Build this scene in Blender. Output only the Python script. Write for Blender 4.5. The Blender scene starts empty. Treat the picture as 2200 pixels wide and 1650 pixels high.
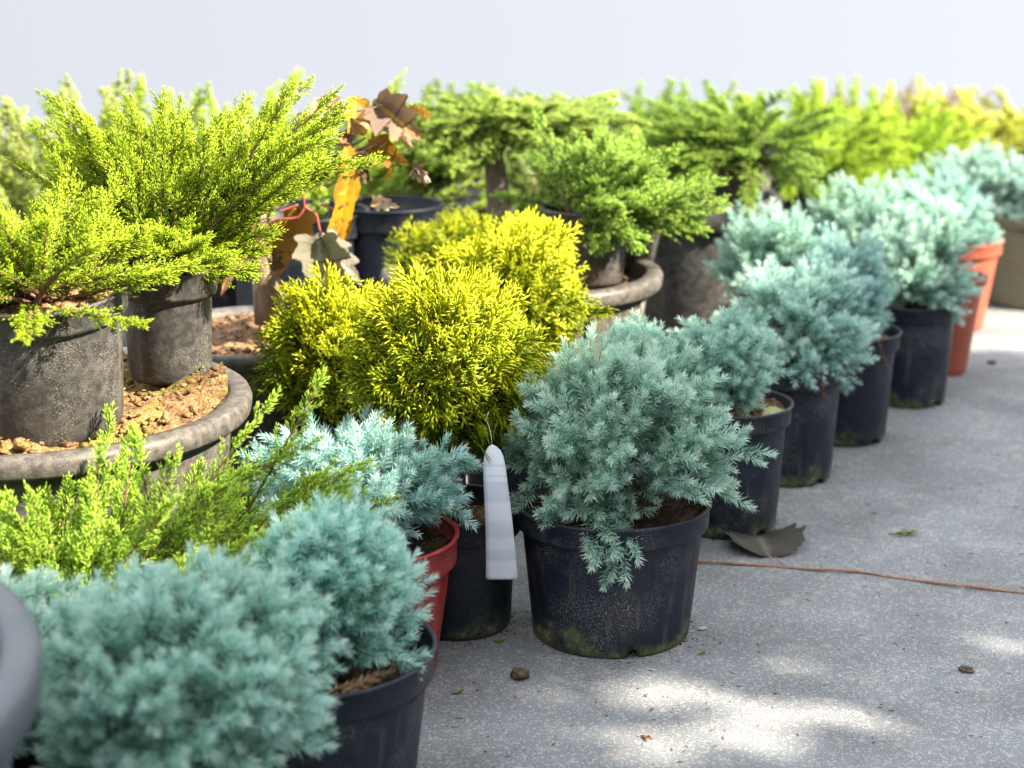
import bpy, math
import numpy as np
from mathutils import Vector, Matrix

R = math.radians
RNG = np.random.default_rng(7)
scene = bpy.context.scene
col = scene.collection

# ------------------------------------------------------------------ camera
FPX, H, PITCH = 3800.0, 0.824, R(14.67)      # focal length in pixels of a 2200 px wide frame
FWD = np.array([0, math.cos(PITCH), -math.sin(PITCH)])
UPV = np.array([0, math.sin(PITCH), math.cos(PITCH)])


def ray(px, py):
    return FWD + np.array([(px - 1100) / FPX, 0, 0]) + UPV * (-(py - 825) / FPX)


def at(px, py, z=0.0):
    d = ray(px, py)
    t = (z - H) / d[2]
    return np.array([0, 0, H]) + d * t


def atd(px, py, y):
    d = ray(px, py)
    return np.array([0, 0, H]) + d * (y / d[1])


cam_data = bpy.data.cameras.new('camera')
cam = bpy.data.objects.new('camera', cam_data)
col.objects.link(cam)
cam.location = (0, 0, H)
cam.rotation_euler = (math.pi / 2 - PITCH, 0, 0)
cam_data.sensor_width = 36
cam_data.lens = FPX / 2200 * 36
cam_data.clip_start = 0.02
cam_data.clip_end = 3000
cam_data.dof.use_dof = True
cam_data.dof.focus_distance = 1.98
cam_data.dof.aperture_fstop = 4.6
scene.camera = cam

# ------------------------------------------------------------------ light
SUN_EL, SUN_AZ = R(38), R(110)               # azimuth clockwise from +Y
SUN = np.array([math.cos(SUN_EL) * math.sin(SUN_AZ), math.cos(SUN_EL) * math.cos(SUN_AZ), math.sin(SUN_EL)])
sd = bpy.data.lights.new('sun', 'SUN')
sd.energy = 5.0
sd.angle = R(0.55)
sd.color = (1.0, 0.87, 0.67)
so = bpy.data.objects.new('sun', sd)
col.objects.link(so)
so.rotation_euler = Vector(-SUN).to_track_quat('-Z', 'Y').to_euler()
so.location = (6, -2, 6)

w = bpy.data.worlds.new('World')
scene.world = w
w.use_nodes = True
nt = w.node_tree
bg = nt.nodes['Background']
sky = nt.nodes.new('ShaderNodeTexSky')
sky.sky_type = 'NISHITA'
sky.sun_disc = False
sky.sun_elevation = SUN_EL
sky.sun_rotation = SUN_AZ
sky.dust_density = 1.0
sky.air_density = 1.0
tc = nt.nodes.new('ShaderNodeTexCoord')
sx = nt.nodes.new('ShaderNodeSeparateXYZ')
mx = nt.nodes.new('ShaderNodeMath')
mx.operation = 'MAXIMUM'
mx.inputs[1].default_value = 0.85             # the sky goes on below eye level beyond the terrace edge
cx = nt.nodes.new('ShaderNodeCombineXYZ')
nt.links.new(tc.outputs['Generated'], sx.inputs[0])
nt.links.new(sx.outputs['X'], cx.inputs['X'])
nt.links.new(sx.outputs['Y'], cx.inputs['Y'])
nt.links.new(sx.outputs['Z'], mx.inputs[0])
nt.links.new(mx.outputs[0], cx.inputs['Z'])
nt.links.new(cx.outputs[0], sky.inputs['Vector'])
hs = nt.nodes.new('ShaderNodeHueSaturation')
hs.inputs['Value'].default_value = 0.62
hs.inputs['Saturation'].default_value = 0.19      # thin high haze
nt.links.new(sky.outputs['Color'], hs.inputs['Color'])
# broken bright cloud overhead, out of view, added to lift the shade; clear strip low down
cm = nt.nodes.new('ShaderNodeMapping')
cm.inputs['Scale'].default_value = (1, 1, 2.2)
nt.links.new(tc.outputs['Generated'], cm.inputs['Vector'])
cn = nt.nodes.new('ShaderNodeTexNoise')
cn.inputs['Scale'].default_value = 3.2
cn.inputs['Detail'].default_value = 6
nt.links.new(cm.outputs[0], cn.inputs['Vector'])
cr = nt.nodes.new('ShaderNodeMapRange')
cr.inputs['From Min'].default_value = 0.40
cr.inputs['From Max'].default_value = 0.58
nt.links.new(cn.outputs[0], cr.inputs['Value'])
ce = nt.nodes.new('ShaderNodeMapRange')
ce.inputs['From Min'].default_value = 0.16
ce.inputs['From Max'].default_value = 0.42
nt.links.new(sx.outputs['Z'], ce.inputs['Value'])
ck = nt.nodes.new('ShaderNodeMath')
ck.operation = 'MULTIPLY'
nt.links.new(cr.outputs[0], ck.inputs[0])
nt.links.new(ce.outputs[0], ck.inputs[1])
cmix = nt.nodes.new('ShaderNodeMix')
cmix.data_type = 'RGBA'
nt.links.new(ck.outputs[0], cmix.inputs[0])
nt.links.new(hs.outputs['Color'], cmix.inputs[6])
cmix.inputs[7].default_value = (5.6, 5.6, 5.6, 1)
nt.links.new(cmix.outputs[2], bg.inputs['Color'])
bg.inputs['Strength'].default_value = 0.15

scene.view_settings.view_transform = 'Standard'
scene.view_settings.look = 'None'
scene.view_settings.exposure = 2.15
scene.view_settings.gamma = 1
scene.view_settings.use_curve_mapping = False
scene.render.engine = 'CYCLES'
scene.cycles.max_bounces = 12
scene.cycles.diffuse_bounces = 8
scene.cycles.transmission_bounces = 4
scene.cycles.use_denoising = True
scene.cycles.caustics_reflective = False
scene.cycles.caustics_refractive = False

# ------------------------------------------------------------------ materials


def mat(name):
    m = bpy.data.materials.new(name)
    m.use_nodes = True
    return m, m.node_tree, m.node_tree.nodes['Principled BSDF']


def N(nt, t, **kw):
    n = nt.nodes.new(t)
    for k, v in kw.items():
        if k in n.inputs:
            n.inputs[k].default_value = v
        else:
            setattr(n, k, v)
    return n


def ramp(nt, fac, stops):
    r = nt.nodes.new('ShaderNodeValToRGB')
    e = r.color_ramp.elements
    while len(e) < len(stops):
        e.new(0.5)
    for i, (p, c) in enumerate(stops):
        e[i].position = p
        e[i].color = (*c, 1) if len(c) == 3 else c
    nt.links.new(fac, r.inputs[0])
    return r.outputs[0]


def mixc(nt, fac, a, b):
    m = nt.nodes.new('ShaderNodeMix')
    m.data_type = 'RGBA'
    for s, v in ((m.inputs[0], fac), (m.inputs[6], a), (m.inputs[7], b)):
        if isinstance(v, (int, float)):
            s.default_value = v
        elif isinstance(v, tuple):
            s.default_value = (*v, 1)
        else:
            nt.links.new(v, s)
    return m.outputs[2]


def noise(nt, vec, scale, detail=3, rough=0.55):
    n = N(nt, 'ShaderNodeTexNoise', Scale=scale, Detail=detail, Roughness=rough)
    nt.links.new(vec, n.inputs['Vector'])
    return n.outputs[0]


def foliage_mat(name, trans=0.3, rough=0.45, spec=0.35):
    m, nt, b = mat(name)
    a = N(nt, 'ShaderNodeAttribute', attribute_name='tint')
    nt.links.new(a.outputs['Color'], b.inputs['Base Color'])
    b.inputs['Roughness'].default_value = rough
    b.inputs['Specular IOR Level'].default_value = spec
    t = nt.nodes.new('ShaderNodeBsdfTranslucent')
    nt.links.new(a.outputs['Color'], t.inputs['Color'])
    mx = nt.nodes.new('ShaderNodeMixShader')
    mx.inputs[0].default_value = trans
    nt.links.new(b.outputs[0], mx.inputs[1])
    nt.links.new(t.outputs[0], mx.inputs[2])
    nt.links.new(mx.outputs[0], nt.nodes['Material Output'].inputs[0])
    return m


def plastic_mat(name, base, dust=(0.45, 0.43, 0.40), dust_amt=0.25, film=0.15, algae=0.0, rough=0.42, h=0.17):
    m, nt, b = mat(name)
    tc = nt.nodes.new('ShaderNodeTexCoord')
    geo = nt.nodes.new('ShaderNodeNewGeometry')
    oi = nt.nodes.new('ShaderNodeObjectInfo')
    off = nt.nodes.new('ShaderNodeVectorMath')
    off.operation = 'ADD'
    v = tc.outputs['Object']
    sc = N(nt, 'ShaderNodeMath', operation='MULTIPLY')
    sc.inputs[1].default_value = 37.0
    nt.links.new(oi.outputs['Random'], sc.inputs[0])
    nt.links.new(v, off.inputs[0])
    nt.links.new(sc.outputs[0], off.inputs[1])
    v = off.outputs[0]
    patch = noise(nt, v, 14, 4, 0.6)
    speck = noise(nt, v, 760, 3, 0.7)
    blot = noise(nt, v, 90, 4, 0.65)
    # fine pale grains of dried splashed soil, gathered in patches
    sp = ramp(nt, speck, [(0.55, (0, 0, 0)), (0.66, (1, 1, 1))])
    pm = ramp(nt, patch, [(0.47, (0.03,) * 3), (0.64, (1, 1, 1))])
    mm = N(nt, 'ShaderNodeMath', operation='MULTIPLY')
    nt.links.new(sp, mm.inputs[0]); nt.links.new(pm, mm.inputs[1])
    m2 = N(nt, 'ShaderNodeMath', operation='MULTIPLY')
    m2.inputs[1].default_value = dust_amt * 2.2
    m2.use_clamp = True
    nt.links.new(mm.outputs[0], m2.inputs[0])
    fm = ramp(nt, blot, [(0.40, (0, 0, 0)), (0.75, (film * 2,) * 3)])
    c = mixc(nt, fm, base, tuple(0.6 * d for d in dust))
    c = mixc(nt, m2.outputs[0], c, dust)
    # faint vertical streaks of run-off
    mp = N(nt, 'ShaderNodeMapping')
    mp.inputs['Scale'].default_value = (60, 60, 4)
    nt.links.new(v, mp.inputs['Vector'])
    st = noise(nt, mp.outputs[0], 1.0, 3, 0.6)
    sm = ramp(nt, st, [(0.60, (0, 0, 0)), (0.78, (0.35 * dust_amt * 2,) * 3)])
    c = mixc(nt, sm, c, (0.30, 0.24, 0.18))
    if algae > 0:
        sz = nt.nodes.new('ShaderNodeSeparateXYZ')
        nt.links.new(tc.outputs['Object'], sz.inputs[0])
        a1 = N(nt, 'ShaderNodeMath', operation='MULTIPLY_ADD')
        a1.inputs[1].default_value = -1.0 / (0.34 * h)
        a1.inputs[2].default_value = 0.72
        nt.links.new(sz.outputs['Z'], a1.inputs[0])
        a2 = N(nt, 'ShaderNodeMath', operation='ADD')
        nt.links.new(a1.outputs[0], a2.inputs[0])
        pn = noise(nt, v, 22, 5, 0.65)
        a3 = N(nt, 'ShaderNodeMath', operation='MULTIPLY_ADD')
        a3.inputs[1].default_value = 2.6
        a3.inputs[2].default_value = -1.35
        nt.links.new(pn, a3.inputs[0])
        nt.links.new(a3.outputs[0], a2.inputs[1])
        am = ramp(nt, a2.outputs[0], [(0.30, (0, 0, 0)), (0.75, (algae,) * 3)])
        ac = ramp(nt, blot, [(0.35, (0.055, 0.07, 0.02)), (0.55, (0.13, 0.15, 0.06)), (0.72, (0.40, 0.42, 0.33))])
        c = mixc(nt, am, c, ac)
    nt.links.new(c, b.inputs['Base Color'])
    rr = ramp(nt, blot, [(0.3, (rough - 0.08,) * 3), (0.7, (rough + 0.22,) * 3)])
    nt.links.new(rr, b.inputs['Roughness'])
    b.inputs['Specular IOR Level'].default_value = 0.32
    bp = N(nt, 'ShaderNodeBump', Strength=0.25, Distance=0.0008)
    nt.links.new(blot, bp.inputs['Height'])
    nt.links.new(bp.outputs[0], b.inputs['Normal'])
    return m


def soil_mat(name, c1, c2, c3, moss=0.0):
    m, nt, b = mat(name)
    tc = nt.nodes.new('ShaderNodeTexCoord')
    v = tc.outputs['Object']
    a = noise(nt, v, 60, 6, 0.7)
    d = noise(nt, v, 320, 3, 0.6)
    c = ramp(nt, a, [(0.30, c1), (0.5, c2), (0.70, c3)])
    f = ramp(nt, d, [(0.35, (0.35,) * 3), (0.7, (1.4,) * 3)])
    mu = N(nt, 'ShaderNodeMix', data_type='RGBA', blend_type='MULTIPLY')
    mu.inputs[0].default_value = 1
    nt.links.new(c, mu.inputs[6]); nt.links.new(f, mu.inputs[7])
    c = mu.outputs[2]
    if moss:
        g = noise(nt, v, 26, 4, 0.6)
        gm = ramp(nt, g, [(0.50, (0, 0, 0)), (0.62, (moss,) * 3)])
        c = mixc(nt, gm, c, (0.16, 0.16, 0.03))
    nt.links.new(c, b.inputs['Base Color'])
    b.inputs['Roughness'].default_value = 0.95
    b.inputs['Specular IOR Level'].default_value = 0.1
    bp = N(nt, 'ShaderNodeBump', Strength=0.7, Distance=0.003)
    nt.links.new(d, bp.inputs['Height'])
    nt.links.new(bp.outputs[0], b.inputs['Normal'])
    return m


def plain_mat(name, c, rough=0.7, spec=0.3, var=0.35, scale=60, stretch=None):
    m, nt, b = mat(name)
    tc = nt.nodes.new('ShaderNodeTexCoord')
    v = tc.outputs['Object']
    if stretch:
        mp = N(nt, 'ShaderNodeMapping')
        mp.inputs['Scale'].default_value = stretch
        nt.links.new(v, mp.inputs['Vector'])
        v = mp.outputs[0]
    a = noise(nt, v, scale, 5, 0.65)
    k = ramp(nt, a, [(0.3, tuple(x * (1 - var) for x in c)), (0.7, tuple(min(1, x * (1 + var)) for x in c))])
    nt.links.new(k, b.inputs['Base Color'])
    b.inputs['Roughness'].default_value = rough
    b.inputs['Specular IOR Level'].default_value = spec
    bp = N(nt, 'ShaderNodeBump', Strength=0.4, Distance=0.002)
    nt.links.new(a, bp.inputs['Height'])
    nt.links.new(bp.outputs[0], b.inputs['Normal'])
    return m


M = {}
M['fol'] = foliage_mat('conifer_needles', 0.48, 0.42, 0.35)
M['fol_t'] = foliage_mat('scale_leaves', 0.46, 0.42, 0.35)
M['leaf'] = foliage_mat('dry_leaf', 0.25, 0.6, 0.25)
M['black'] = plastic_mat('black_plastic', (0.005, 0.010, 0.024), dust_amt=0.34, film=0.03, algae=0.9)
M['black_plain'] = plastic_mat('black_plastic_clean', (0.004, 0.008, 0.018), dust_amt=0.14, film=0.025, algae=0.4)
M['grey'] = plastic_mat('dusty_grey_plastic', (0.026, 0.026, 0.027), dust=(0.36, 0.34, 0.31), dust_amt=0.42, film=0.13)
M['planter'] = plastic_mat('weathered_planter_plastic', (0.050, 0.047, 0.045), dust=(0.34, 0.31, 0.27), dust_amt=0.25, film=0.30, rough=0.45)
M['bluegrey'] = plastic_mat('blue_grey_planter_plastic', (0.085, 0.105, 0.13), dust=(0.38, 0.36, 0.33), dust_amt=0.25, film=0.16, rough=0.5)
M['red'] = plastic_mat('red_plastic', (0.30, 0.012, 0.016), dust=(0.55, 0.38, 0.33), dust_amt=0.42, film=0.06, rough=0.36)
M['terra'] = plastic_mat('terracotta_plastic', (0.33, 0.075, 0.042), dust=(0.50, 0.33, 0.25), dust_amt=0.15, film=0.10)
M['olive'] = plastic_mat('grey_green_plastic', (0.13, 0.13, 0.09), dust=(0.35, 0.33, 0.26), dust_amt=0.25, film=0.22)
M['teal'] = plastic_mat('teal_plastic', (0.01, 0.20, 0.17), dust_amt=0.15, film=0.08)
M['soil'] = soil_mat('dark_soil', (0.020, 0.012, 0.008), (0.055, 0.034, 0.022), (0.14, 0.09, 0.06))
M['bark_soil'] = soil_mat('bark_soil', (0.06, 0.035, 0.02), (0.20, 0.12, 0.07), (0.42, 0.28, 0.17))
M['moss_soil'] = soil_mat('mossy_soil', (0.07, 0.04, 0.02), (0.24, 0.14, 0.07), (0.46, 0.32, 0.16), moss=0.65)
M['stem'] = plain_mat('brown_bark', (0.13, 0.07, 0.045), var=0.5, scale=160, stretch=(1, 1, 0.2))
M['trunk'] = plain_mat('grey_brown_bark', (0.17, 0.13, 0.10), var=0.45, scale=90, stretch=(1, 1, 0.25))
M['petiole'] = plain_mat('red_petiole', (0.27, 0.075, 0.055), rough=0.5, var=0.3)
M['twig'] = plain_mat('orange_twig', (0.30, 0.165, 0.11), rough=0.7, var=0.4, scale=120)
M['clod'] = plain_mat('clod', (0.10, 0.075, 0.05), rough=0.95, var=0.7, scale=140)
M['hedge_leaf'] = foliage_mat('hedge_leaf', 0.12, 0.5, 0.3)
M['hedge_bark'] = plain_mat('hedge_bark', (0.10, 0.08, 0.06))

# ------------------------------------------------------------------ object helpers


def thing(name, label, cat, loc, group=None, rot=None):
    o = bpy.data.objects.new(name, None)
    col.objects.link(o)
    o.location = tuple(float(v) for v in loc)
    o.empty_display_size = 0.05
    if rot:
        o.rotation_euler = rot
    tagp(o, label, cat, group)
    return o


def tagp(o, label, cat, group=None, kind=None):
    if label:
        o['label'] = label
    if cat:
        o['category'] = cat
    if group:
        o['group'] = group
    if kind:
        o['kind'] = kind
    return o


def mesh(name, V, F, m, parent=None, tint=None, smooth=False):
    """V (n,3), F list of equal-length index arrays (k,3) or (k,4), or a list of both."""
    V = np.asarray(V, dtype=np.float32)
    Fs = F if isinstance(F, list) else [F]
    me = bpy.data.meshes.new(name)
    me.vertices.add(len(V))
    me.vertices.foreach_set('co', V.ravel())
    loops = np.concatenate([np.asarray(f, dtype=np.int32).ravel() for f in Fs])
    starts, k = [], 0
    for f in Fs:
        f = np.asarray(f)
        n = f.shape[1]
        starts.append(k + np.arange(len(f), dtype=np.int32) * n)
        k += f.size
    starts = np.concatenate(starts).astype(np.int32)
    me.loops.add(len(loops))
    me.loops.foreach_set('vertex_index', loops)
    me.polygons.add(len(starts))
    me.polygons.foreach_set('loop_start', starts)
    me.update(calc_edges=True)
    me.validate()
    if tint is not None:
        a = me.color_attributes.new('tint', 'FLOAT_COLOR', 'POINT')
        c = np.ones((len(V), 4), dtype=np.float32)
        c[:, :3] = tint
        a.data.foreach_set('color', c.ravel())
    if smooth:
        me.polygons.foreach_set('use_smooth', np.ones(len(starts), dtype=bool))
    me.materials.append(m)
    o = bpy.data.objects.new(name, me)
    col.objects.link(o)
    if parent:
        o.parent = parent
    return o


def norm(a):
    return a / (np.linalg.norm(a, axis=-1, keepdims=True) + 1e-12)


def frame(d):
    """two unit vectors perpendicular to each d"""
    ref = np.where(np.abs(d[..., 2:3]) > 0.9, np.array([1.0, 0, 0]), np.array([0, 0, 1.0]))
    a = norm(np.cross(d, ref))
    return a, np.cross(d, a)


class Geo:
    """collects triangles / quads of one mesh"""

    def __init__(s):
        s.V, s.T, s.Q, s.C, s.n = [], [], [], [], 0

    def add(s, V, T=None, Q=None, C=None):
        V = np.asarray(V, dtype=np.float32).reshape(-1, 3)
        s.V.append(V)
        if T is not None:
            s.T.append(np.asarray(T).reshape(-1, 3) + s.n)
        if Q is not None:
            s.Q.append(np.asarray(Q).reshape(-1, 4) + s.n)
        if C is not None:
            s.C.append(np.broadcast_to(np.asarray(C, dtype=np.float32), V.shape))
        s.n += len(V)

    def build(s, name, m, parent=None, smooth=False):
        F = []
        if s.T:
            F.append(np.concatenate(s.T))
        if s.Q:
            F.append(np.concatenate(s.Q))
        return mesh(name, np.concatenate(s.V), F, m, parent, np.concatenate(s.C) if s.C else None, smooth)


def lathe(prof, seg=72, wob=0.0, seed=0, closed=False):
    """prof list of (r,z) -> V,Q"""
    prof = np.array(prof)
    rg = np.random.default_rng(seed)
    th = np.linspace(0, 2 * math.pi, seg, endpoint=False)
    wv = 1 + wob * (np.sin(2 * th + rg.uniform(0, 6)) + 0.5 * np.sin(3 * th + rg.uniform(0, 6)))
    V = np.stack([np.outer(prof[:, 0], np.cos(th) * wv), np.outer(prof[:, 0], np.sin(th) * wv),
                  np.repeat(prof[:, 1:2], seg, 1)], -1)
    n = len(prof)
    Q = []
    j = np.arange(seg)
    for i in range(n - 1):
        Q.append(np.stack([i * seg + j, i * seg + (j + 1) % seg, (i + 1) * seg + (j + 1) % seg, (i + 1) * seg + j], -1))
    return V.reshape(-1, 3), np.concatenate(Q)


def tube(g, pts, rad, seg=6, C=None):
    pts = np.asarray(pts, dtype=float)
    rad = np.broadcast_to(np.asarray(rad, dtype=float), (len(pts),))
    d = norm(np.gradient(pts, axis=0))
    a, b = frame(d)
    for i in range(1, len(pts)):                     # keep the frame from spinning
        a[i] = norm(a[i - 1] - d[i] * np.dot(a[i - 1], d[i]))
        b[i] = np.cross(d[i], a[i])
    th = np.linspace(0, 2 * math.pi, seg, endpoint=False)
    V = pts[:, None] + rad[:, None, None] * (a[:, None] * np.cos(th)[None, :, None] + b[:, None] * np.sin(th)[None, :, None])
    j = np.arange(seg)
    Q = np.concatenate([np.stack([i * seg + j, i * seg + (j + 1) % seg, (i + 1) * seg + (j + 1) % seg, (i + 1) * seg + j], -1)
                        for i in range(len(pts) - 1)])
    V = np.concatenate([V.reshape(-1, 3), pts[:1], pts[-1:]])
    k = len(pts) * seg
    T = np.concatenate([np.stack([(j + 1) % seg, j, np.full(seg, k)], -1),
                        np.stack([k - seg + j, k - seg + (j + 1) % seg, np.full(seg, k + 1)], -1)])
    g.add(V, T, Q, C)


def spindles(g, P, D, L, r, C0, C1, flat=1.0, side=None, k=0.45):
    """tapered little twigs: 3-sided double cones (flat<1 squashes them along one axis)"""
    n = len(P)
    a, b = frame(D)
    if side is not None:
        a = norm(side - D * np.sum(side * D, -1, keepdims=True))
        b = np.cross(D, a)
    L = np.broadcast_to(L, (n,))[:, None]
    r = np.broadcast_to(r, (n,))[:, None]
    mid = P + D * L * k
    V = np.stack([P, mid + a * r, mid - 0.5 * a * r + 0.87 * flat * b * r, mid - 0.5 * a * r - 0.87 * flat * b * r, P + D * L], 1)
    if flat < 0.5:
        V[:, 2] = mid - a * r + flat * b * r
        V[:, 3] = mid - flat * b * r
    T = np.array([[0, 2, 1], [0, 3, 2], [0, 1, 3], [4, 1, 2], [4, 2, 3], [4, 3, 1]])
    T = (T[None] + (np.arange(n) * 5)[:, None, None]).reshape(-1, 3)
    C = np.stack([C0, (C0 + C1) / 2, (C0 + C1) / 2, (C0 + C1) / 2, C1], 1)
    g.add(V, T, None, C.reshape(-1, 3))


def needles(g, P, D, L, wd, up, C0, C1):
    """folded flat needles, 2 triangles each"""
    n = len(P)
    s = norm(np.cross(D, up)) * wd[:, None] * 0.5
    nn = norm(np.cross(s, D))
    mid = P + D * (L * 0.42)[:, None] - nn * wd[:, None] * 0.25
    V = np.stack([P, mid + s, P + D * L[:, None], mid - s], 1)
    V[:, 0] += nn * 0
    T = np.array([[0, 1, 2], [0, 2, 3]])
    T = (T[None] + (np.arange(n) * 4)[:, None, None]).reshape(-1, 3)
    Cm = (C0 * 0.5 + C1 * 0.5)
    C = np.stack([C0, Cm, C1, Cm], 1)
    g.add(V, T, None, C.reshape(-1, 3))


# ------------------------------------------------------------------ pots


def pot(parent, Rr, h, m, taper=0.80, band=0.03, step=0.0075, lip=0.0025, wob=0.010, seed=0, notches=(), thick=0.0022, seg=96):
    """nursery pot: tapered body, stepped rim band with rolled lip"""
    rb = Rr * taper
    rs = Rr - step
    rt = rb + (rs - rb) * 1.0
    zb = h - band
    prof = [(rb * 0.55, 0.010), (rb * 0.86, 0.010), (rb * 0.90, 0.004), (rb * 0.97, 0.0), (rb, 0.004), (rb + 0.0012, 0.012)]
    for k in (0.25, 0.5, 0.75, 1.0):
        prof.append((rb + 0.0012 + (rt - rb - 0.0012) * k, 0.012 + (zb - 0.012) * k))
    V, Q = lathe(prof, seg, wob, seed)
    V = V.copy()
    th = np.arctan2(V[:, 1], V[:, 0])
    for (a0, hw, hh) in notches:                      # drain slots cut into the foot
        dd = np.abs((th - a0 + math.pi) % (2 * math.pi) - math.pi)
        sel = (dd < hw) & (V[:, 2] < 0.013)
        V[sel, 2] = np.maximum(V[sel, 2], hh)
    body = mesh('pot', V, Q, m, parent, smooth=True)
    o = lip
    rp = [(rt - 0.0006, zb + 0.001), (rs + 0.001, zb - 0.0006), (Rr - 0.0012, zb + 0.0005), (Rr - 0.0006, zb + 0.004),
          (Rr - 0.0003, h - 0.006), (Rr + o * 0.5, h - 0.0045), (Rr + o, h - 0.0025), (Rr + o * 0.9, h - 0.0008), (Rr + o * 0.2, h),
          (Rr - thick, h - 0.0006), (Rr - thick - 0.0008, h - 0.003), (Rr - thick - 0.001, zb), (rs - thick - 0.002, zb - 0.004),
          (rb + (rt - rb) * 0.45, zb * 0.5)]
    V, Q = lathe(rp, seg, wob, seed)
    mesh('rim', V, Q, m, body, smooth=True)
    return body


def planter(parent, Rr, h, m, taper=0.78, rimw=0.03, rimh=0.028, seed=0, wob=0.004, seg=128, ribs=0):
    rb = Rr * taper
    ri = Rr - rimw
    prof = [(rb * 0.5, 0.004), (rb * 0.97, 0.0), (rb, 0.006)]
    for k in (0.2, 0.4, 0.6, 0.8, 1.0):
        prof.append((rb + (ri + 0.004 - rb) * k, 0.006 + (h - rimh - 0.006) * k))
    V, Q = lathe(prof, seg, wob, seed)
    body = mesh('pot', V, Q, m, parent, smooth=True)
    if ribs:
        for i in range(ribs):
            g = Geo()
            a = 2 * math.pi * (i + 0.37) / ribs
            p0 = np.array([math.cos(a) * (ri + 0.002), math.sin(a) * (ri + 0.002), h - rimh - 0.002])
            p1 = np.array([math.cos(a) * (ri - 0.004), math.sin(a) * (ri - 0.004), h * 0.55])
            tube(g, [p0, (p0 + p1) / 2, p1], [0.009, 0.008, 0.006], 8)
            g.build('rib', m, body, smooth=True)
    rp = [(ri + 0.003, h - rimh - 0.001), (ri + 0.008, h - rimh), (Rr - 0.003, h - rimh + 0.001), (Rr, h - rimh + 0.005), (Rr + 0.0015, h - 0.009),
          (Rr - 0.001, h - 0.003), (Rr - 0.006, h), (ri + 0.004, h - 0.001), (ri - 0.001, h - 0.004), (ri - 0.003, h - 0.012), (ri - 0.012, h * 0.6)]
    V, Q = lathe(rp, seg, wob, seed)
    mesh('rim', V, Q, m, body, smooth=True)
    return body


ICO = None


def ico():
    global ICO
    if ICO is None:
        import bmesh
        b = bmesh.new()
        bmesh.ops.create_icosphere(b, subdivisions=1, radius=1)
        b.verts.ensure_lookup_table()
        ICO = (np.array([v.co[:] for v in b.verts]), np.array([[v.index for v in f.verts] for f in b.faces]))
        b.free()
    return ICO


def soil(parent, r, z, m, rough=0.004, lumps=120, seed=0, lump_r=(0.0015, 0.005), mound=0.0):
    rg = np.random.default_rng(seed + 100)
    nr, ns = 22, 64
    rr = np.linspace(0.02, 1, nr) * r
    th = np.linspace(0, 2 * math.pi, ns, endpoint=False)
    X = np.outer(rr, np.cos(th)); Y = np.outer(rr, np.sin(th))
    Z = np.zeros_like(X) + z
    for _ in range(26):
        k = rg.normal(size=2) * (4.5 / max(r, 0.05)) * rg.uniform(0.4, 1.8)
        Z += rough * 0.22 * np.sin(k[0] * X + k[1] * Y + rg.uniform(0, 6))
    Z += rough * 0.25 * rg.normal(size=Z.shape) + mound * (1 - (rr / r)[:, None] ** 2)
    g = Geo()
    V = np.stack([X, Y, Z], -1).reshape(-1, 3)
    j = np.arange(ns)
    Q = np.concatenate([np.stack([i * ns + j, i * ns + (j + 1) % ns, (i + 1) * ns + (j + 1) % ns, (i + 1) * ns + j], -1)[:, ::-1] for i in range(nr - 1)])
    g.add(V, None, Q[:, ::-1])
    iv, it = ico()
    for _ in range(lumps):
        a, q = rg.uniform(0, 2 * math.pi), math.sqrt(rg.uniform(0, 0.94)) * r
        s = lump_r[0] * (lump_r[1] / lump_r[0]) ** (rg.uniform(0, 1) ** 2.2)
        i = min(int(q / r * (nr - 1)), nr - 1)
        zz = Z[i, int(a / (2 * math.pi) * ns) % ns]
        vv = iv * (1 + 0.3 * rg.normal(size=(len(iv), 1))) * s * np.array([rg.uniform(0.7, 1.5), rg.uniform(0.7, 1.5), rg.uniform(0.45, 0.8)])
        g.add(vv + [q * math.cos(a), q * math.sin(a), zz + s * 0.2], it)
    return g.build('soil', m, parent, smooth=False)


# ------------------------------------------------------------------ foliage


def lump_field(rg, n=14):
    c = norm(rg.normal(size=(n, 3)))
    a = rg.uniform(-0.24, 0.13, size=n)
    return lambda d: 1 + np.sum(a[None] * np.exp(-((1 - d @ c.T) / 0.10)), -1)


BLUE = dict(dark=(0.06, 0.17, 0.07), mid=(0.38, 0.69, 0.62), light=(0.71, 0.92, 0.89), tip=(0.84, 0.93, 0.78))


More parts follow.
